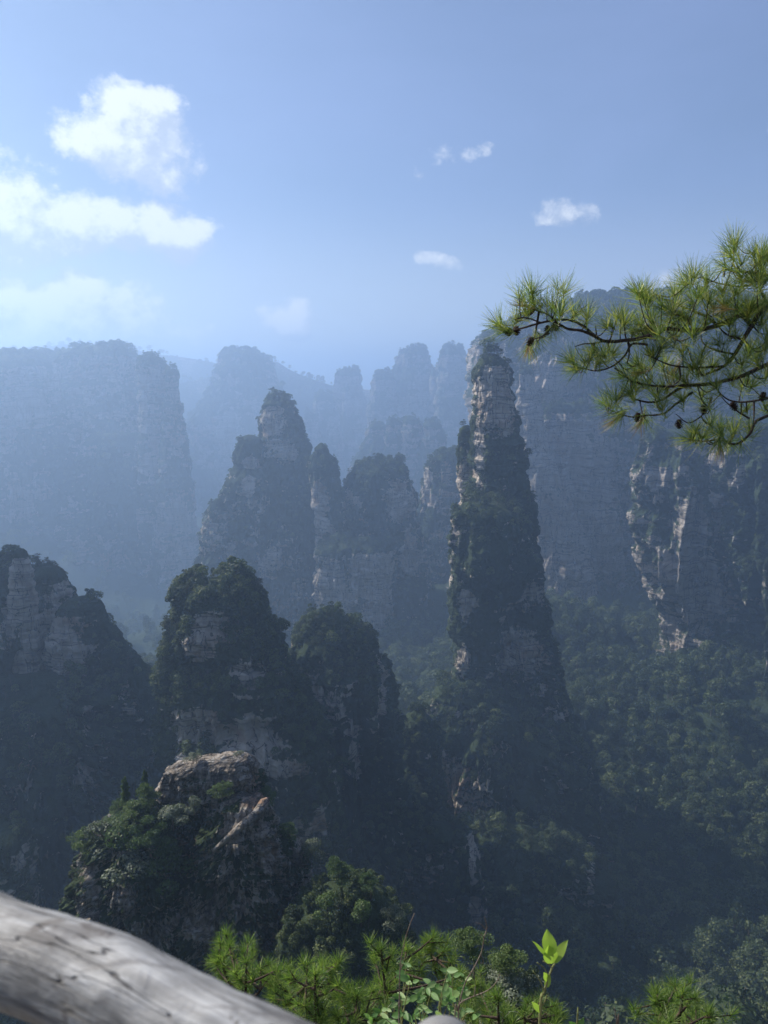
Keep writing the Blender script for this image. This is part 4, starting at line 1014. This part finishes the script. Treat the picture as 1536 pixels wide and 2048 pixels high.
BR = [  # (radius start, radius end, points in the enlarged view with depth offsets)
    (.016, .006, [(2250, 250, .5), (1850, 380, .2), (1536, 545, 0), (1450, 650, -.03), (1410, 715, -.03), (1365, 790, 0), (1310, 850, .03), (1200, 900, .05)]),
    (.013, .004, [(1450, 640, -.03), (1395, 590, .02), (1290, 640, .03), (1200, 662, 0), (1085, 668, -.05), (1000, 665, -.08), (900, 705, -.08), (800, 722, -.05), (700, 722, 0), (640, 685, .03), (600, 650, .03), (540, 620, 0), (460, 610, -.03), (380, 625, -.05), (250, 662, -.05), (200, 670, -.03)]),
    (.008, .003, [(690, 720, 0), (600, 675, -.05), (520, 665, -.06), (480, 640, -.06), (440, 605, -.04), (400, 580, 0), (345, 555, .02), (330, 480, .03)]),
    (.005, .0025, [(460, 612, -.03), (390, 690, -.06), (320, 718, -.07)]),
    (.009, .003, [(1395, 592, .02), (1290, 640, .06), (1220, 600, .1), (1130, 560, .12), (1050, 520, .12), (1000, 505, .12), (960, 480, .1)]),
    (.012, .003, [(2250, 250, .5), (1900, 380, .35), (1536, 385, .1), (1440, 368, .05), (1350, 362, .03), (1310, 345, .03)]),
    (.005, .002, [(1345, 362, .03), (1360, 310, .02), (1362, 230, .02)]),
    (.014, .004, [(2300, 500, .5), (1900, 700, .3), (1536, 840, .05), (1400, 900, 0), (1250, 940, 0), (1100, 960, .02), (1000, 1020, .02), (930, 1035, .02), (850, 1020, 0)]),
    (.007, .003, [(1230, 940, 0), (1000, 955, -.04), (850, 930, -.05), (790, 885, -.05), (750, 860, -.04)]),
    (.006, .0025, [(920, 742, -.08), (840, 740, -.06), (800, 800, -.03), (740, 850, 0), (660, 872, 0), (600, 862, 0), (550, 855, 0)]),
    (.006, .0025, [(1150, 985, .02), (1060, 1050, .03), (1000, 1095, .04), (900, 1105, .04), (850, 1110, .05), (780, 1095, .05), (720, 1070, .05)]),
    (.010, .0025, [(2300, 800, .5), (1900, 960, .25), (1536, 1105, .0), (1470, 1140, -.03), (1440, 1200, -.03), (1370, 1250, 0), (1290, 1228, .03), (1200, 1235, .03), (1140, 1228, .03)]),
    (.007, .003, [(1900, 960, .25), (1600, 1000, .05), (1510, 1020, 0), (1400, 1035, .03), (1330, 1020, .05), (1270, 970, .05)]),
    (.005, .0025, [(1465, 1030, .0), (1462, 1150, -.02)]),
    (.005, .002, [(700, 722, 0), (640, 735, -.03), (590, 738, -.03), (545, 752, -.03)]),
    (.006, .003, [(818, 730, -.05), (825, 790, -.05), (814, 832, -.05)]),
    (.006, .002, [(1410, 715, -.03), (1330, 690, 0), (1280, 650, .05), (1250, 600, .05)]),
    (.006, .002, [(1310, 850, .03), (1180, 860, -.02), (1050, 850, -.05), (960, 815, -.05), (900, 790, -.05)]),
    (.005, .002, [(1080, 850, -.05), (1083, 920, -.03), (1040, 955, 0)]),
    (.006, .002, [(1200, 900, .05), (1150, 830, .08), (1120, 760, .1), (1060, 700, .1)]),
    (.006, .002, [(1365, 790, 0), (1250, 765, .05), (1200, 730, .08), (1190, 680, .1)]),
    (.005, .002, [(1440, 1120, -.02), (1350, 1060, 0), (1290, 1000, .02)]),
    (.005, .002, [(1250, 1010, .03), (1210, 1090, .03), (1130, 1140, .03), (1060, 1100, .03)]),
    (.008, .003, [(1900, 700, .3), (1620, 620, .15), (1500, 470, .1), (1470, 330, .08), (1465, 270, .08)]),
    (.006, .002, [(1536, 385, .1), (1420, 440, .12), (1300, 430, .12), (1200, 400, .12), (1160, 410, .12)]),
    (.005, .002, [(1410, 715, -.03), (1450, 760, -.05), (1420, 745, -.05)]),
    (.004, .002, [(660, 690, 0), (655, 640, -.01)]),
    (.004, .002, [(610, 660, .03), (605, 610, .03), (615, 580, .03)]),
    (.004, .002, [(480, 612, 0), (490, 540, 0), (490, 490, 0)]),
    (.004, .002, [(380, 625, -.05), (290, 600, -.05), (240, 610, -.05)]),
]
ends = []
for r0, r1, pts in BR:
    W = [bz(x, y, d) for x, y, d in pts]
    S = smoothpath(W, 10 * len(W))
    S = S + fbm(S * 9, 3, 5)[:, None] * .006
    V, f = tube(S, np.linspace(r0, r1, len(S)) * .82, 7); m_ = Mesher(); m_.add(V - O, f)
    add_obj("branch", m_.build("branch", [BARK_DARK]), pine)
    ends.append((S, r0))
TUFTS = [(330, 480, 5, -100, 1.2), (345, 540, -40, -80, 1), (490, 480, 15, -90, 1.1), (430, 560, 10, -80, .9), (612, 600, 25, -80, 1.05), (165, 640, -60, -80, 1), (200, 665, -60, -40, .9), (245, 610, 5, -90, .8),
         (290, 520, -30, -70, .9), (300, 590, -30, -50, .9), (540, 600, 20, -90, .9), (470, 590, 0, -90, .9), (320, 740, -5, 90, .9), (370, 700, 30, 60, .7), (440, 640, 10, 60, .7),
         (870, 480, -40, -80, 1.2), (900, 500, -20, -90, 1.2), (930, 520, 0, -80, 1.1), (760, 610, 0, -90, 1.1), (740, 650, -40, -60, 1), (800, 640, 30, -80, 1), (840, 690, -20, -80, 1),
         (1060, 490, 0, -100, 1.1), (1010, 560, -60, -60, 1.1), (1160, 400, -20, -90, 1.1), (1110, 430, -60, -50, 1), (1220, 420, 10, -90, 1), (1365, 230, 5, -100, 1.3), (1345, 290, -90, -60, 1.1), (1465, 290, 0, -90, 1.1),
         (1500, 380, -10, -70, 1.1), (1400, 400, -40, -80, 1), (1320, 350, -60, -30, .8), (1500, 300, 20, -80, 1.1), (1300, 470, 0, -80, 1.1), (1230, 520, 0, -80, 1), (1150, 540, -20, -80, 1), (1100, 600, -50, -60, 1),
         (1430, 600, -10, -90, 1.4), (1440, 560, 10, -90, 1.2), (1380, 480, 0, -80, 1.1), (1480, 450, 10, -90, 1.1), (1330, 540, -30, -50, 1), (950, 800, -10, -90, 1.2), (985, 760, 10, -90, 1), (900, 860, -50, -40, 1),
         (540, 830, -50, -60, 1), (600, 830, -20, -80, 1), (560, 860, -60, 20, .9), (660, 840, 0, -80, 1), (700, 800, -10, -90, 1), (640, 780, -40, -50, .9), (740, 790, 20, -80, 1), (800, 900, -60, -40, 1),
         (860, 900, -20, -80, 1), (720, 1050, -60, -60, 1), (760, 1030, -20, -80, 1), (830, 1000, -20, -80, 1), (860, 980, 0, -80, 1), (790, 1100, -60, 40, .9), (900, 1100, -20, 70, .8), (960, 1010, 0, -80, 1), (1000, 1070, -10, -80, .9),
         (1140, 1225, -60, -30, 1), (1200, 1220, 0, -80, .9), (1300, 1210, 0, -90, 1.1), (1290, 1228, -10, 80, .9), (1360, 1190, 20, -80, 1), (1340, 1240, 40, 60, .8), (1240, 1150, 0, -80, .9), (1160, 1190, -30, -60, .8),
         (1400, 1090, -10, -80, .9), (1270, 960, -10, -80, 1), (1180, 900, -20, -80, 1), (1120, 940, -20, -60, 1), (1050, 900, 0, -80, 1), (1250, 860, 0, -80, 1), (1330, 830, 10, -90, 1), (1400, 860, 20, -90, 1),
         (1500, 780, 0, -90, 1.1), (1530, 720, 0, -80, 1.2), (1480, 840, -20, -60, 1), (1200, 780, 0, -80, 1), (1280, 740, -20, -80, 1), (1100, 780, 0, -80, 1), (1060, 720, -10, -80, 1), (1150, 700, 0, -80, 1), (980, 690, -30, -60, 1),
         (1060, 640, -40, -50, 1.1), (1130, 620, 0, -70, 1.1), (1220, 640, 10, -80, 1), (940, 620, -40, -60, 1), (880, 640, -20, -70, 1), (920, 690, -60, -20, 1.1), (1350, 920, 0, -70, 1), (1450, 960, 0, -70, 1), (1200, 1000, 0, -80, 1), (1100, 1030, -20, -60, 1),
         (1520, 420, 0, -80, 1.2), (1450, 420, -20, -80, 1.1), (1400, 330, -20, -80, 1), (1540, 300, 0, -90, 1.2), (1380, 560, -20, -80, 1.1), (1500, 640, 0, -80, 1.1), (1300, 600, -10, -80, 1), (1180, 480, -20, -80, 1), (1260, 560, 0, -80, 1), (1540, 560, 0, -80, 1.2), (1050, 560, -20, -70, 1), (1530, 900, 0, -70, 1), (1440, 780, 0, -80, 1), (1000, 860, -10, -80, 1), (1150, 860, -10, -80, 1), (1400, 960, 0, -70, .9), (1520, 1060, 0, -60, .9),
         (1020, 970, -20, -70, 1), (930, 940, -40, -50, 1), (870, 840, -20, -70, .9), (1500, 560, 20, -80, 1.1), (1340, 640, -10, -80, 1), (1370, 700, 20, -60, .9), (1230, 1060, 0, -60, .8), (1450, 1180, 20, -60, .8)]
nd = Mesher()
nm2 = Mesher(); nd3 = Mesher()
def twigto(tip, name_mesher):
    """a thin twig from the nearest branch to the tuft"""
    best = None
    for S, r0 in ends:
        d = np.linalg.norm(S - tip, axis=1); k = int(d.argmin())
        if best is None or d[k] < best[0]: best = (d[k], S[k])
    if best[0] > .012:
        mid = (best[1] + tip) / 2 + np.array([0, 0, -.18 * best[0]])
        S = smoothpath([best[1], mid, tip], 8)
        V, f = tube(S, np.linspace(.0028, .0016, len(S)), 5); name_mesher.add(V - O, f)
for x, y, dx, dy, s in TUFTS:
    for rep in range(2):
        j = rngB.normal(0, 1, 3)
        tip = bz(x + j[0] * 16 * rep, y + j[1] * 14 * rep, j[2] * .07)
        ax = np.array([dx / 100, rngB.uniform(-.5, .5), -dy / 100 * 1.0]) + rngB.normal(0, .15, 3)
        V, f = needles(rngB, tip, ax, int((70 if rep == 0 else 40) * s), .098 * s ** .5 * rngB.uniform(.85, 1.1), wid=.0008, along=.05)
        nd.add(V - O, f)
        twigto(tip, nm2)
V, f = [], []
for x, y, dx, dy in [(930, 690, -80, 10), (960, 670, -60, -10), (1080, 590, -50, -30), (300, 545, -60, -20), (310, 745, 0, 90), (760, 1120, -60, 50), (890, 1120, -20, 80), (900, 880, -70, 20), (1290, 1250, 10, 90), (1000, 640, -70, 0), (1330, 560, -60, 0), (1080, 840, -30, 50)]:
    tip = bz(x, y, rngB.normal(0, .05)); a, b = needles(rngB, tip, (dx / 100, rngB.uniform(-.3, .3), -dy / 100), 34, .09, (4, 30), wid=.00075)
    nd3.add(a - O, b, 0)
add_obj("needles", nd.build("needles", [NEEDLE_TOP], False), pine)
tag(add_obj("twigs", nm2.build("twigs", [BARK_DARK], False), pine), kind="stuff")
add_obj("dry_needles", nd3.build("dry_needles", [NEEDLE_DRY], False), pine)
for x, y in [(205, 668), (248, 662), (320, 718), (450, 640), (408, 660), (1360, 1050), (868, 1106), (1080, 1140), (1205, 1068), (1510, 1000)]:
    c = bz(x, y + 4, -.03); add_obj("cone", cone_mesh(rngB, c - O, (rngB.normal(0, .4), rngB.normal(0, .4), -1), .036), pine)

# ------------------------------------------------------------------ young pines below the lookout
def young_pine(tufts, D, label, seed, root=None, lean=0.0, nn=115, ln=.088, rad=.9):
    """tufts: pixel positions of the shoot tips"""
    rng = np.random.default_rng(seed)
    T = np.array([at(px, py, D + rng.uniform(-.35, .35)) for px, py in tufts])
    rx = T[:, 0].mean() + lean if root is None else root
    gz_ = float(ground_z(np.array([rx]), np.array([D]))[0])
    O = np.array([rx, D, gz_])
    e = bpy.data.objects.new("young_pine", None); ROOT.objects.link(e); e.location = O; tag(e, label, "pine tree")
    topz = T[:, 2].max() - .12
    k = int(T[:, 2].argmax())
    S = smoothpath([O - [0, 0, .2], O + (T[k] - O) * .5 + [rng.normal(0, .04), 0, 0], T[k]], 20)
    V, f = tube(S, np.linspace(.035, .006, len(S)), 8); m_ = Mesher(); m_.add(V - O, f); add_obj("trunk", m_.build("trunk", [TWIG]), e)
    nd = Mesher(); bm_ = Mesher(); hubs = [S]
    order = np.argsort(((T - S[-1]) ** 2).sum(1))
    for i in order:
        t = T[i]
        best = None
        for H in hubs:
            low = H[H[:, 2] < t[2] - .03] if (H[:, 2] < t[2] - .03).any() else H[:1]
            d = np.linalg.norm(low - t, axis=1) + 0; q = int(d.argmin())
            if best is None or d[q] < best[0]: best = (d[q], low[q])
        b0 = best[1]
        outw = np.array([t[0] - b0[0], t[1] - b0[1], 0]); 
        Sb = smoothpath([b0, b0 * .5 + t * .5 + [0, 0, -.25 * abs(t[2] - b0[2])], t], 10)
        hubs.append(Sb)
        V, f = tube(Sb, np.linspace(.009, .004, len(Sb)), 6); bm_.add(V - O, f)
        ax = np.array([outw[0] * .8, outw[1] * .5 - .08, .33]) + rng.normal(0, .07, 3)
        V, f = needles(rng, t, ax, nn, ln * rng.uniform(.85, 1.15), (14, 74), wid=.0012, along=.13); nd.add(V - O, f)
        for s_ in range(2):
            tt = t + rng.normal(0, .045, 3) - [0, 0, .03]
            V, f = needles(rng, tt, ax + rng.normal(0, .18, 3), nn // 2, ln * .9, (10, 70), wid=.0012, along=.08); nd.add(V - O, f)
            V, f = tube([Sb[-3], tt], [.004, .003], 5); bm_.add(V - O, f)
    add_obj("branches", bm_.build("branches", [TWIG]), e)
    add_obj("needles", nd.build("needles", [NEEDLE_LOW], False), e)
    return e
def z1(l): return [(x / 1.92, 1400 + y / 1.92 + 4) for x, y in l]
def z2(l): return [(736 + x / 1.92, 1400 + y / 1.92 + 4) for x, y in l]
young_pine(z1([(868, 895), (845, 925), (880, 940), (850, 1000), (820, 1000), (940, 960), (945, 1000), (860, 1060), (900, 1045), (920, 1100), (960, 1050), (1030, 1010), (1040, 1050), (1000, 1030), (1060, 1030)]),
           4.0, "young pine with an upright leading shoot just above the handrail's crest", 501)
young_pine(z1([(1120, 1060), (1180, 1010), (1240, 1000), (1300, 1000), (1270, 1030), (1210, 1050), (1090, 1110), (1150, 1110), (1200, 1100), (1270, 1080), (1300, 1090), (1050, 1140), (1110, 1160), (1170, 1170), (1220, 1160), (1280, 1130), (1150, 1210), (1230, 1220)]),
           3.8, "young pine spreading wide and flat right of the handrail", 502)
young_pine(z1([(1340, 1110), (1370, 1130), (1310, 1140), (1390, 1100), (1350, 1190), (1300, 1210), (1400, 1200), (1380, 1230), (1320, 1240), (1270, 1240), (1440, 1220), (1430, 1110), (1470, 1090)]),
           3.7, "low young pine in the gap between its two wider neighbours", 503)
young_pine(z2([(50, 950), (90, 970), (30, 985), (150, 955), (190, 975), (225, 920), (250, 905), (275, 920), (290, 960), (240, 960), (210, 1000), (320, 1000), (150, 1010), (110, 1040), (350, 1050), (280, 1040), (40, 1070), (90, 1080), (20, 1110), (70, 1140), (340, 1100), (380, 1090), (180, 1070), (300, 1110), (220, 1130)]),
           4.3, "tallest young pine, behind the pale-leaved shrub", 504)
young_pine(z2([(420, 1090), (460, 1110), (500, 1140), (400, 1150), (450, 1170), (520, 1190), (390, 1200), (470, 1220), (540, 1220), (560, 1240), (420, 1240), (360, 1180)]),
           4.0, "young pine under the curved bare twig", 505)
young_pine(z2([(600, 1190), (650, 1170), (700, 1180), (730, 1200), (690, 1225), (640, 1220), (600, 1240), (720, 1240)]), 4.1, "small young pine at the foot of the bright sapling", 506)
young_pine(z2([(1110, 1120), (1105, 1150), (1150, 1130), (1180, 1095), (1210, 1120), (1240, 1140), (1190, 1160), (1130, 1190), (1260, 1180), (1310, 1200), (1320, 1230), (1220, 1220), (1160, 1230), (1280, 1240), (1110, 1240)]),
           3.6, "lone young pine tip at the bottom right", 507)

# ------------------------------------------------------------------ broad leaves, twigs
LEAF_BRIGHT = leaf_material("sapling_leaf", (.19, .29, .05), (.25, .35, .06), (.36, .44, .12), .55, .35, .5, isl=1.0)
LEAF_PALE = leaf_material("shrub_leaf", (.09, .18, .05), (.16, .27, .09), (.28, .36, .16), .4, .5, .3, isl=1.0)
STEM = bark_material("green_stem", (.10, .12, .04), (.22, .22, .09), 80)
STEM_BROWN = bark_material("brown_stem", (.07, .05, .04), (.22, .18, .14), 150)
def leaf(base, tip, width, normal, curl=.12, fold=.15, n=9):
    base = np.array(base, float); tip = np.array(tip, float); ax = tip - base; Ln = np.linalg.norm(ax); ax /= Ln
    nrm = np.array(normal, float); nrm -= nrm @ ax * ax; nrm /= np.linalg.norm(nrm); sd = np.cross(ax, nrm)
    V = []
    for i in range(n):
        t = i / (n - 1); w = width * (math.sin(math.pi * t ** .8) ** .75) * .5 if 0 < i < n - 1 else width * .015
        c = base + ax * Ln * t - nrm * curl * Ln * (t - .3) ** 2
        for s in (-1, -.5, 0, .5, 1):
            V.append(c + sd * w * s + nrm * fold * w * abs(s) + nrm * .02 * Ln * math.sin(9 * t) * abs(s))
    V = np.array(V); return V, grid_faces(5, n, False)
# bright sapling
DS = 2.1
sap = bpy.data.objects.new("sapling", None); ROOT.objects.link(sap)
b0 = np.array(at(1078, 2090, DS)); gzs = float(ground_z(np.array([b0[0]]), np.array([DS]))[0]); O = np.array([b0[0], DS, gzs]); sap.location = O
tag(sap, "upright sapling with sunlit yellow-green leaves at its tip", "sapling")
S = smoothpath([O - [0, 0, .1], O + [0.01, 0, .8], at(1080, 2030, DS), at(1088, 1985, DS), at(1096, 1958, DS), at(1105, 1934, DS), at(1110, 1928, DS)], 40)
mb = Mesher(); V, f = tube(S, np.linspace(.006, .0026, len(S)), 8); mb.add(V - O, f)
for p in ([(1088, 1990), (1082, 1965), (1066, 1942)], [(1096, 1958), (1090, 1938), (1074, 1925)], [(1104, 1936), (1096, 1928), (1086, 1922)], [(1082, 2015), (1090, 2002), (1094, 1990)]):
    S2 = smoothpath([at(x, y, DS) for x, y in p], 10); V, f = tube(S2, np.linspace(.002, .0016, len(S2)), 6); mb.add(V - O, f)
add_obj("stem", mb.build("stem", [STEM]), sap)
for bx, by, tx, ty, w, nn_, cu in [(1103, 1910, 1094, 1860, .030, (-.3, -1, .2), .1), (1104, 1927, 1096, 1888, .031, (.1, -1, .1), -.1), (1106, 1926, 1134, 1881, .021, (-.75, -.8, .5), .15),
                                   (1100, 1918, 1066, 1882, .009, (.2, -.6, .8), .1), (1096, 1962, 1088, 1945, .013, (.3, -1, .2), .1), (1092, 1975, 1100, 1950, .012, (-.4, -1, .2), .1), (1082, 2024, 1064, 2004, .012, (.2, -.8, .5), .1)]:
    V, f = leaf(at(bx, by, DS), at(tx, ty, DS - .008), w * 1.55, nn_, cu)
    m_ = Mesher(); m_.add(V - O, f); add_obj("leaf", m_.build("leaf", [LEAF_BRIGHT]), sap)
# pale shrub
DP = 2.5
rs = np.random.default_rng(33)
shr = bpy.data.objects.new("leafy_shrub", None); ROOT.objects.link(shr)
b0 = np.array(at(880, 2110, DP)); O = np.array([b0[0], DP, float(ground_z(np.array([b0[0]]), np.array([DP]))[0])]); shr.location = O
tag(shr, "shrub with pale glossy oval leaves at the bottom centre", "shrub")
lf = Mesher(); stm = Mesher()
hubp = [np.array(at(x, y, DP)) for x, y in ((880, 2070), (840, 2075), (915, 2065), (800, 2080))]
for h in hubp:
    S = smoothpath([O - [0, 0, .1], (O + h) / 2 + [.02, 0, 0], h], 14); V, f = tube(S, np.linspace(.008, .004, len(S)), 6); stm.add(V - O, f)
spots = [(905, 1950), (892, 1965), (868, 1968), (862, 1985), (885, 1990), (905, 1985), (912, 2005), (900, 2015), (880, 2010), (930, 1995), (920, 1980), (800, 1990), (790, 2008), (815, 2000), (850, 1975), (812, 1932), (815, 1955), (820, 1964),
         (760, 2030), (775, 2040), (790, 2035), (765, 2020), (910, 2030), (930, 2015), (945, 2025), (870, 2030), (850, 2038), (830, 2030), (835, 1998), (925, 1960), (895, 1940), (845, 2015), (805, 2022), (885, 2040), (740, 2045), (860, 2050), (925, 2045), (780, 2052), (898, 2000), (820, 2045)]
for x, y in spots:
    c = np.array(at(x, y, DP + rs.uniform(-.12, .12)))
    h = hubp[int(np.argmin([abs(c[0] - q[0]) for q in hubp]))]
    S = smoothpath([h, (h + c) / 2 + rs.normal(0, .01, 3), c], 8); V, f = tube(S, np.linspace(.0028, .0014, len(S)), 5); stm.add(V - O, f)
    for q in range(3):
        a = rs.uniform(0, 6.28); Lf = rs.uniform(.026, .058)
        dr = np.array([math.cos(a), -.35 + rs.normal(0, .4), .35 * math.sin(a) + .35]); dr /= np.linalg.norm(dr)
        b = c + rs.normal(0, .008, 3)
        V, f = leaf(b, b + dr * Lf, Lf * .44, (rs.normal(0, .4), -.6, .9), rs.uniform(-.1, .25), .2, 7); lf.add(V - O, f)
add_obj("stems", stm.build("stems", [STEM]), shr)
add_obj("leaves", lf.build("leaves", [LEAF_PALE]), shr)
def twig(paths, D, r, label, group=None):
    b = at(paths[0][0][0], paths[0][0][1], D); gz0 = float(ground_z(np.array([b[0]]), np.array([D]))[0])
    O = np.array([b[0], D, gz0]); mb = Mesher()
    for i, p in enumerate(paths):
        W = [np.array(at(x, y, D)) for x, y in p]
        if i == 0: W = [O - [0, 0, .1]] + W
        S = smoothpath(W, 8 * len(W)); rr = r if i == 0 else r * .55
        V, f = tube(S, np.linspace(rr, rr * .45, len(S)), 6); mb.add(V - O, f)
    tag(add_obj("bare_twig", mb.build("bare_twig", [STEM_BROWN]), loc=O), label, "twig", group)
def q2(l): return [(736 + x / 1.92, 1400 + y / 1.92) for x, y in l]
twig([q2([(118, 1300), (120, 1180), (122, 1050), (128, 990), (140, 930), (158, 870), (178, 820)])], 2.3, .0028, "straight bare twig rising left of the pale-leaved shrub")
twig([q2([(345, 1320), (350, 1180), (372, 1090), (400, 1040), (435, 970), (446, 910), (456, 880), (452, 850), (448, 832)]), q2([(452, 880), (435, 862), (415, 855)]), q2([(446, 915), (440, 905), (428, 900)]), q2([(432, 975), (445, 1008), (432, 1010)]), q2([(395, 1048), (385, 1035)]), q2([(452, 882), (460, 872)])],
     2.35, .0028, "tall curved bare twig with short side spurs")
twig([q2([(330, 1320), (345, 1190), (360, 1160), (400, 1140), (440, 1125), (470, 1108), (495, 1080), (506, 1055)]), q2([(408, 1138), (412, 1090), (405, 1045)]), q2([(478, 1100), (472, 1090)])], 2.3, .0028, "low bare twig curving out to the right under the tall one")
twig([q2([(955, 1340), (955, 1250), (950, 1205), (946, 1180)])], 2.2, .0022, "tiny bare twig tip at the bottom edge between sapling and lone pine")
O = np.array(at(1150, 2075, 2.2)); O[2] = float(ground_z(np.array([O[0]]), np.array([2.2]))[0]); mb = Mesher()
V, f = tube(smoothpath([O - [0, 0, .1], at(1152, 2075, 2.2), at(1155, 2058, 2.2)], 12), .002, 6); mb.add(V - O, f, 0)
for tx, ty in ((1168, 2036), (1138, 2044)):
    V, f = leaf(at(1155, 2058, 2.2), at(tx, ty, 2.19), .022, (0, -.7, .7)); mb.add(V - O, f, 1)
tag(add_obj("seedling", mb.build("seedling", [STEM, LEAF_PALE]), loc=O), "pair of leaf tips poking up right of the sapling at the bottom edge", "seedling")

# ------------------------------------------------------------------ handrail of painted concrete logs
m, nt = new_mat("painted_rail")
tcn = N(nt, 'ShaderNodeTexCoord'); UVo = tcn.outputs['Object']
lu = N(nt, 'ShaderNodeAttribute', attribute_name='along'); lv = N(nt, 'ShaderNodeAttribute', attribute_name='around')
cxy = N(nt, 'ShaderNodeCombineXYZ'); L(nt, lu.outputs['Fac'], cxy.inputs[0]); L(nt, lv.outputs['Fac'], cxy.inputs[1])
GR = cxy.outputs[0]
g1 = noise(nt, vscale(nt, GR, (7, 38, 1)), 1.0, 8, .68, .3)
grain = noise(nt, vscale(nt, GR, (10, 420, 1)), 1.0, 4, .6, .2)
ck = noise(nt, vscale(nt, GR, (4.5, 52, 1)), 1.0, 3, .5, .4)
crackr = mapr(nt, M2(nt, 'ABSOLUTE', M2(nt, 'SUBTRACT', ck, .56)), 0.0, .013)
g2 = noise(nt, UVo, 26, 5, .65, .6)
g3 = noise(nt, vscale(nt, UVo, (4, 75, 75)), 1.0, 3, .5)
col = ramp(nt, g1, [(.34, (.06, .056, .053)), (.46, (.22, .217, .21)), (.60, (.40, .40, .395))])
col = mixc(nt, mapr(nt, g2, .60, .68, 0, .8), col, (.10, .085, .075))
col = mixc(nt, mapr(nt, g3, .60, .66, 0, .55), col, (.10, .09, .085))
col = mixc(nt, mapr(nt, grain, .42, .62, .45, 0), col, (.12, .115, .11))
col = mixc(nt, M2(nt, 'SUBTRACT', 1.0, crackr), col, (.035, .03, .028))
hh = M2(nt, 'ADD', M2(nt, 'ADD', g1, M2(nt, 'MULTIPLY', g2, .6)), M2(nt, 'ADD', M2(nt, 'MULTIPLY', grain, .25), M2(nt, 'MULTIPLY', crackr, .8)))
finish(nt, col, mapr(nt, g2, .4, .7, .5, .75), hh, .6, .006, .4)
RAIL = m
rail = bpy.data.objects.new("handrail", None); ROOT.objects.link(rail); rail.location = (-.4, .45, -1.62)
tag(rail, "grey weathered log-shaped handrail crossing the lower left corner, out of focus", "handrail")
O = np.array(rail.location)
def along(pts, r, name, seed, seg=64, nn=160, amp=.0035):
    S = smoothpath(pts, nn)
    V, f = tube(S, r, seg)
    body = V[:-2]; c = np.repeat(S, seg, 0); dr = body - c; ln = np.linalg.norm(dr, axis=1)[:, None] + 1e-9
    nz = fbm(body * 9, 4, seed)[:, None] * amp * 1.6 + fbm(body * np.array([20, 60, 60]), 3, seed + 4)[:, None] * amp * .5
    V[:-2] = body + dr / ln * nz
    mm = Mesher(); mm.add(V - O, f); me = mm.build(name, [RAIL])
    ds = np.append(0, np.cumsum(np.linalg.norm(np.diff(S, axis=0), axis=1)))
    aa = np.abs(np.linspace(-math.pi, math.pi, seg, endpoint=False)) * float(np.mean(r))
    for nm_, arr in (('along', np.append(np.repeat(ds, seg), [0, ds[-1]])), ('around', np.append(np.tile(aa, len(S)), [0, 0]))):
        at_ = me.attributes.new(nm_, 'FLOAT', 'POINT'); at_.data.foreach_set('value', arr.astype(np.float32))
    return add_obj(name, me, rail)
RR = .038
def rail_pt(px, py, D, r=RR):
    """axis point so that the rail's upper outline passes through the pixel"""
    p = np.array(at(px, py, D)); return p + np.array([0, -.35, -.94]) * r * 1.02
along([rail_pt(-900, 1500, .80), rail_pt(-300, 1680, .63), rail_pt(0, 1790, .55), rail_pt(150, 1838, .515), rail_pt(280, 1893, .485), rail_pt(420, 1966, .455), rail_pt(590, 2052, .425), rail_pt(800, 2190, .39), rail_pt(1300, 2500, .35)], RR, "rail", 3)
along([(-.72, .62, -1.62), (-.72, .62, -1.0), (-.71, .61, -.45)], .045, "post", 9)
# knob on the end post, only its crown shows at the bottom edge
kp = np.array(at(885, 2034, .62)); kp[2] -= .028; kp[1] -= .006
th = np.linspace(0, math.pi, 20)
prof = [(max(1e-4, .026 * math.sin(t)), .026 * math.cos(t)) for t in th]
mm = Mesher(); ang_ = np.linspace(0, 2 * math.pi, 40, endpoint=False)
V = np.array([[r * math.cos(a) * 1.25, r * math.sin(a), z] for r, z in prof for a in ang_]) + kp
mm.add(V - O, grid_faces(40, 20)[:, ::-1]); V, f = tube([kp - [0, 0, .012], (kp[0], kp[1], -1.62)], .016, 20); mm.add(V - O, f)
add_obj("knob", mm.build("knob", [RAIL]), rail)

# ------------------------------------------------------------------ air between here and the horizon
m, nt = new_mat("air_haze")
pv = N(nt, 'ShaderNodeVolumePrincipled')
pv.inputs['Color'].default_value = HAZE_COLOR; pv.inputs['Density'].default_value = HAZE_DENSITY
pv.inputs['Anisotropy'].default_value = HAZE_ANISO
L(nt, pv.outputs[0], N(nt, 'ShaderNodeOutputMaterial').inputs['Volume'])
x0, x1, y0, y1, zlo, zhi = -9500, 9500, -9500, 9500, -620, 222
bv = np.array([(x, y, z) for x in (x0, x1) for y in (y0, y1) for z in (zlo, zhi)], float)
bf = np.array([(0, 1, 3, 2), (4, 6, 7, 5), (0, 4, 5, 1), (2, 3, 7, 6), (0, 2, 6, 4), (1, 5, 7, 3)])
tag(add_obj("haze", mesh_from("haze", bv, bf, [m], False)), "thin blue summer haze filling the gorge", "haze", None, "stuff")
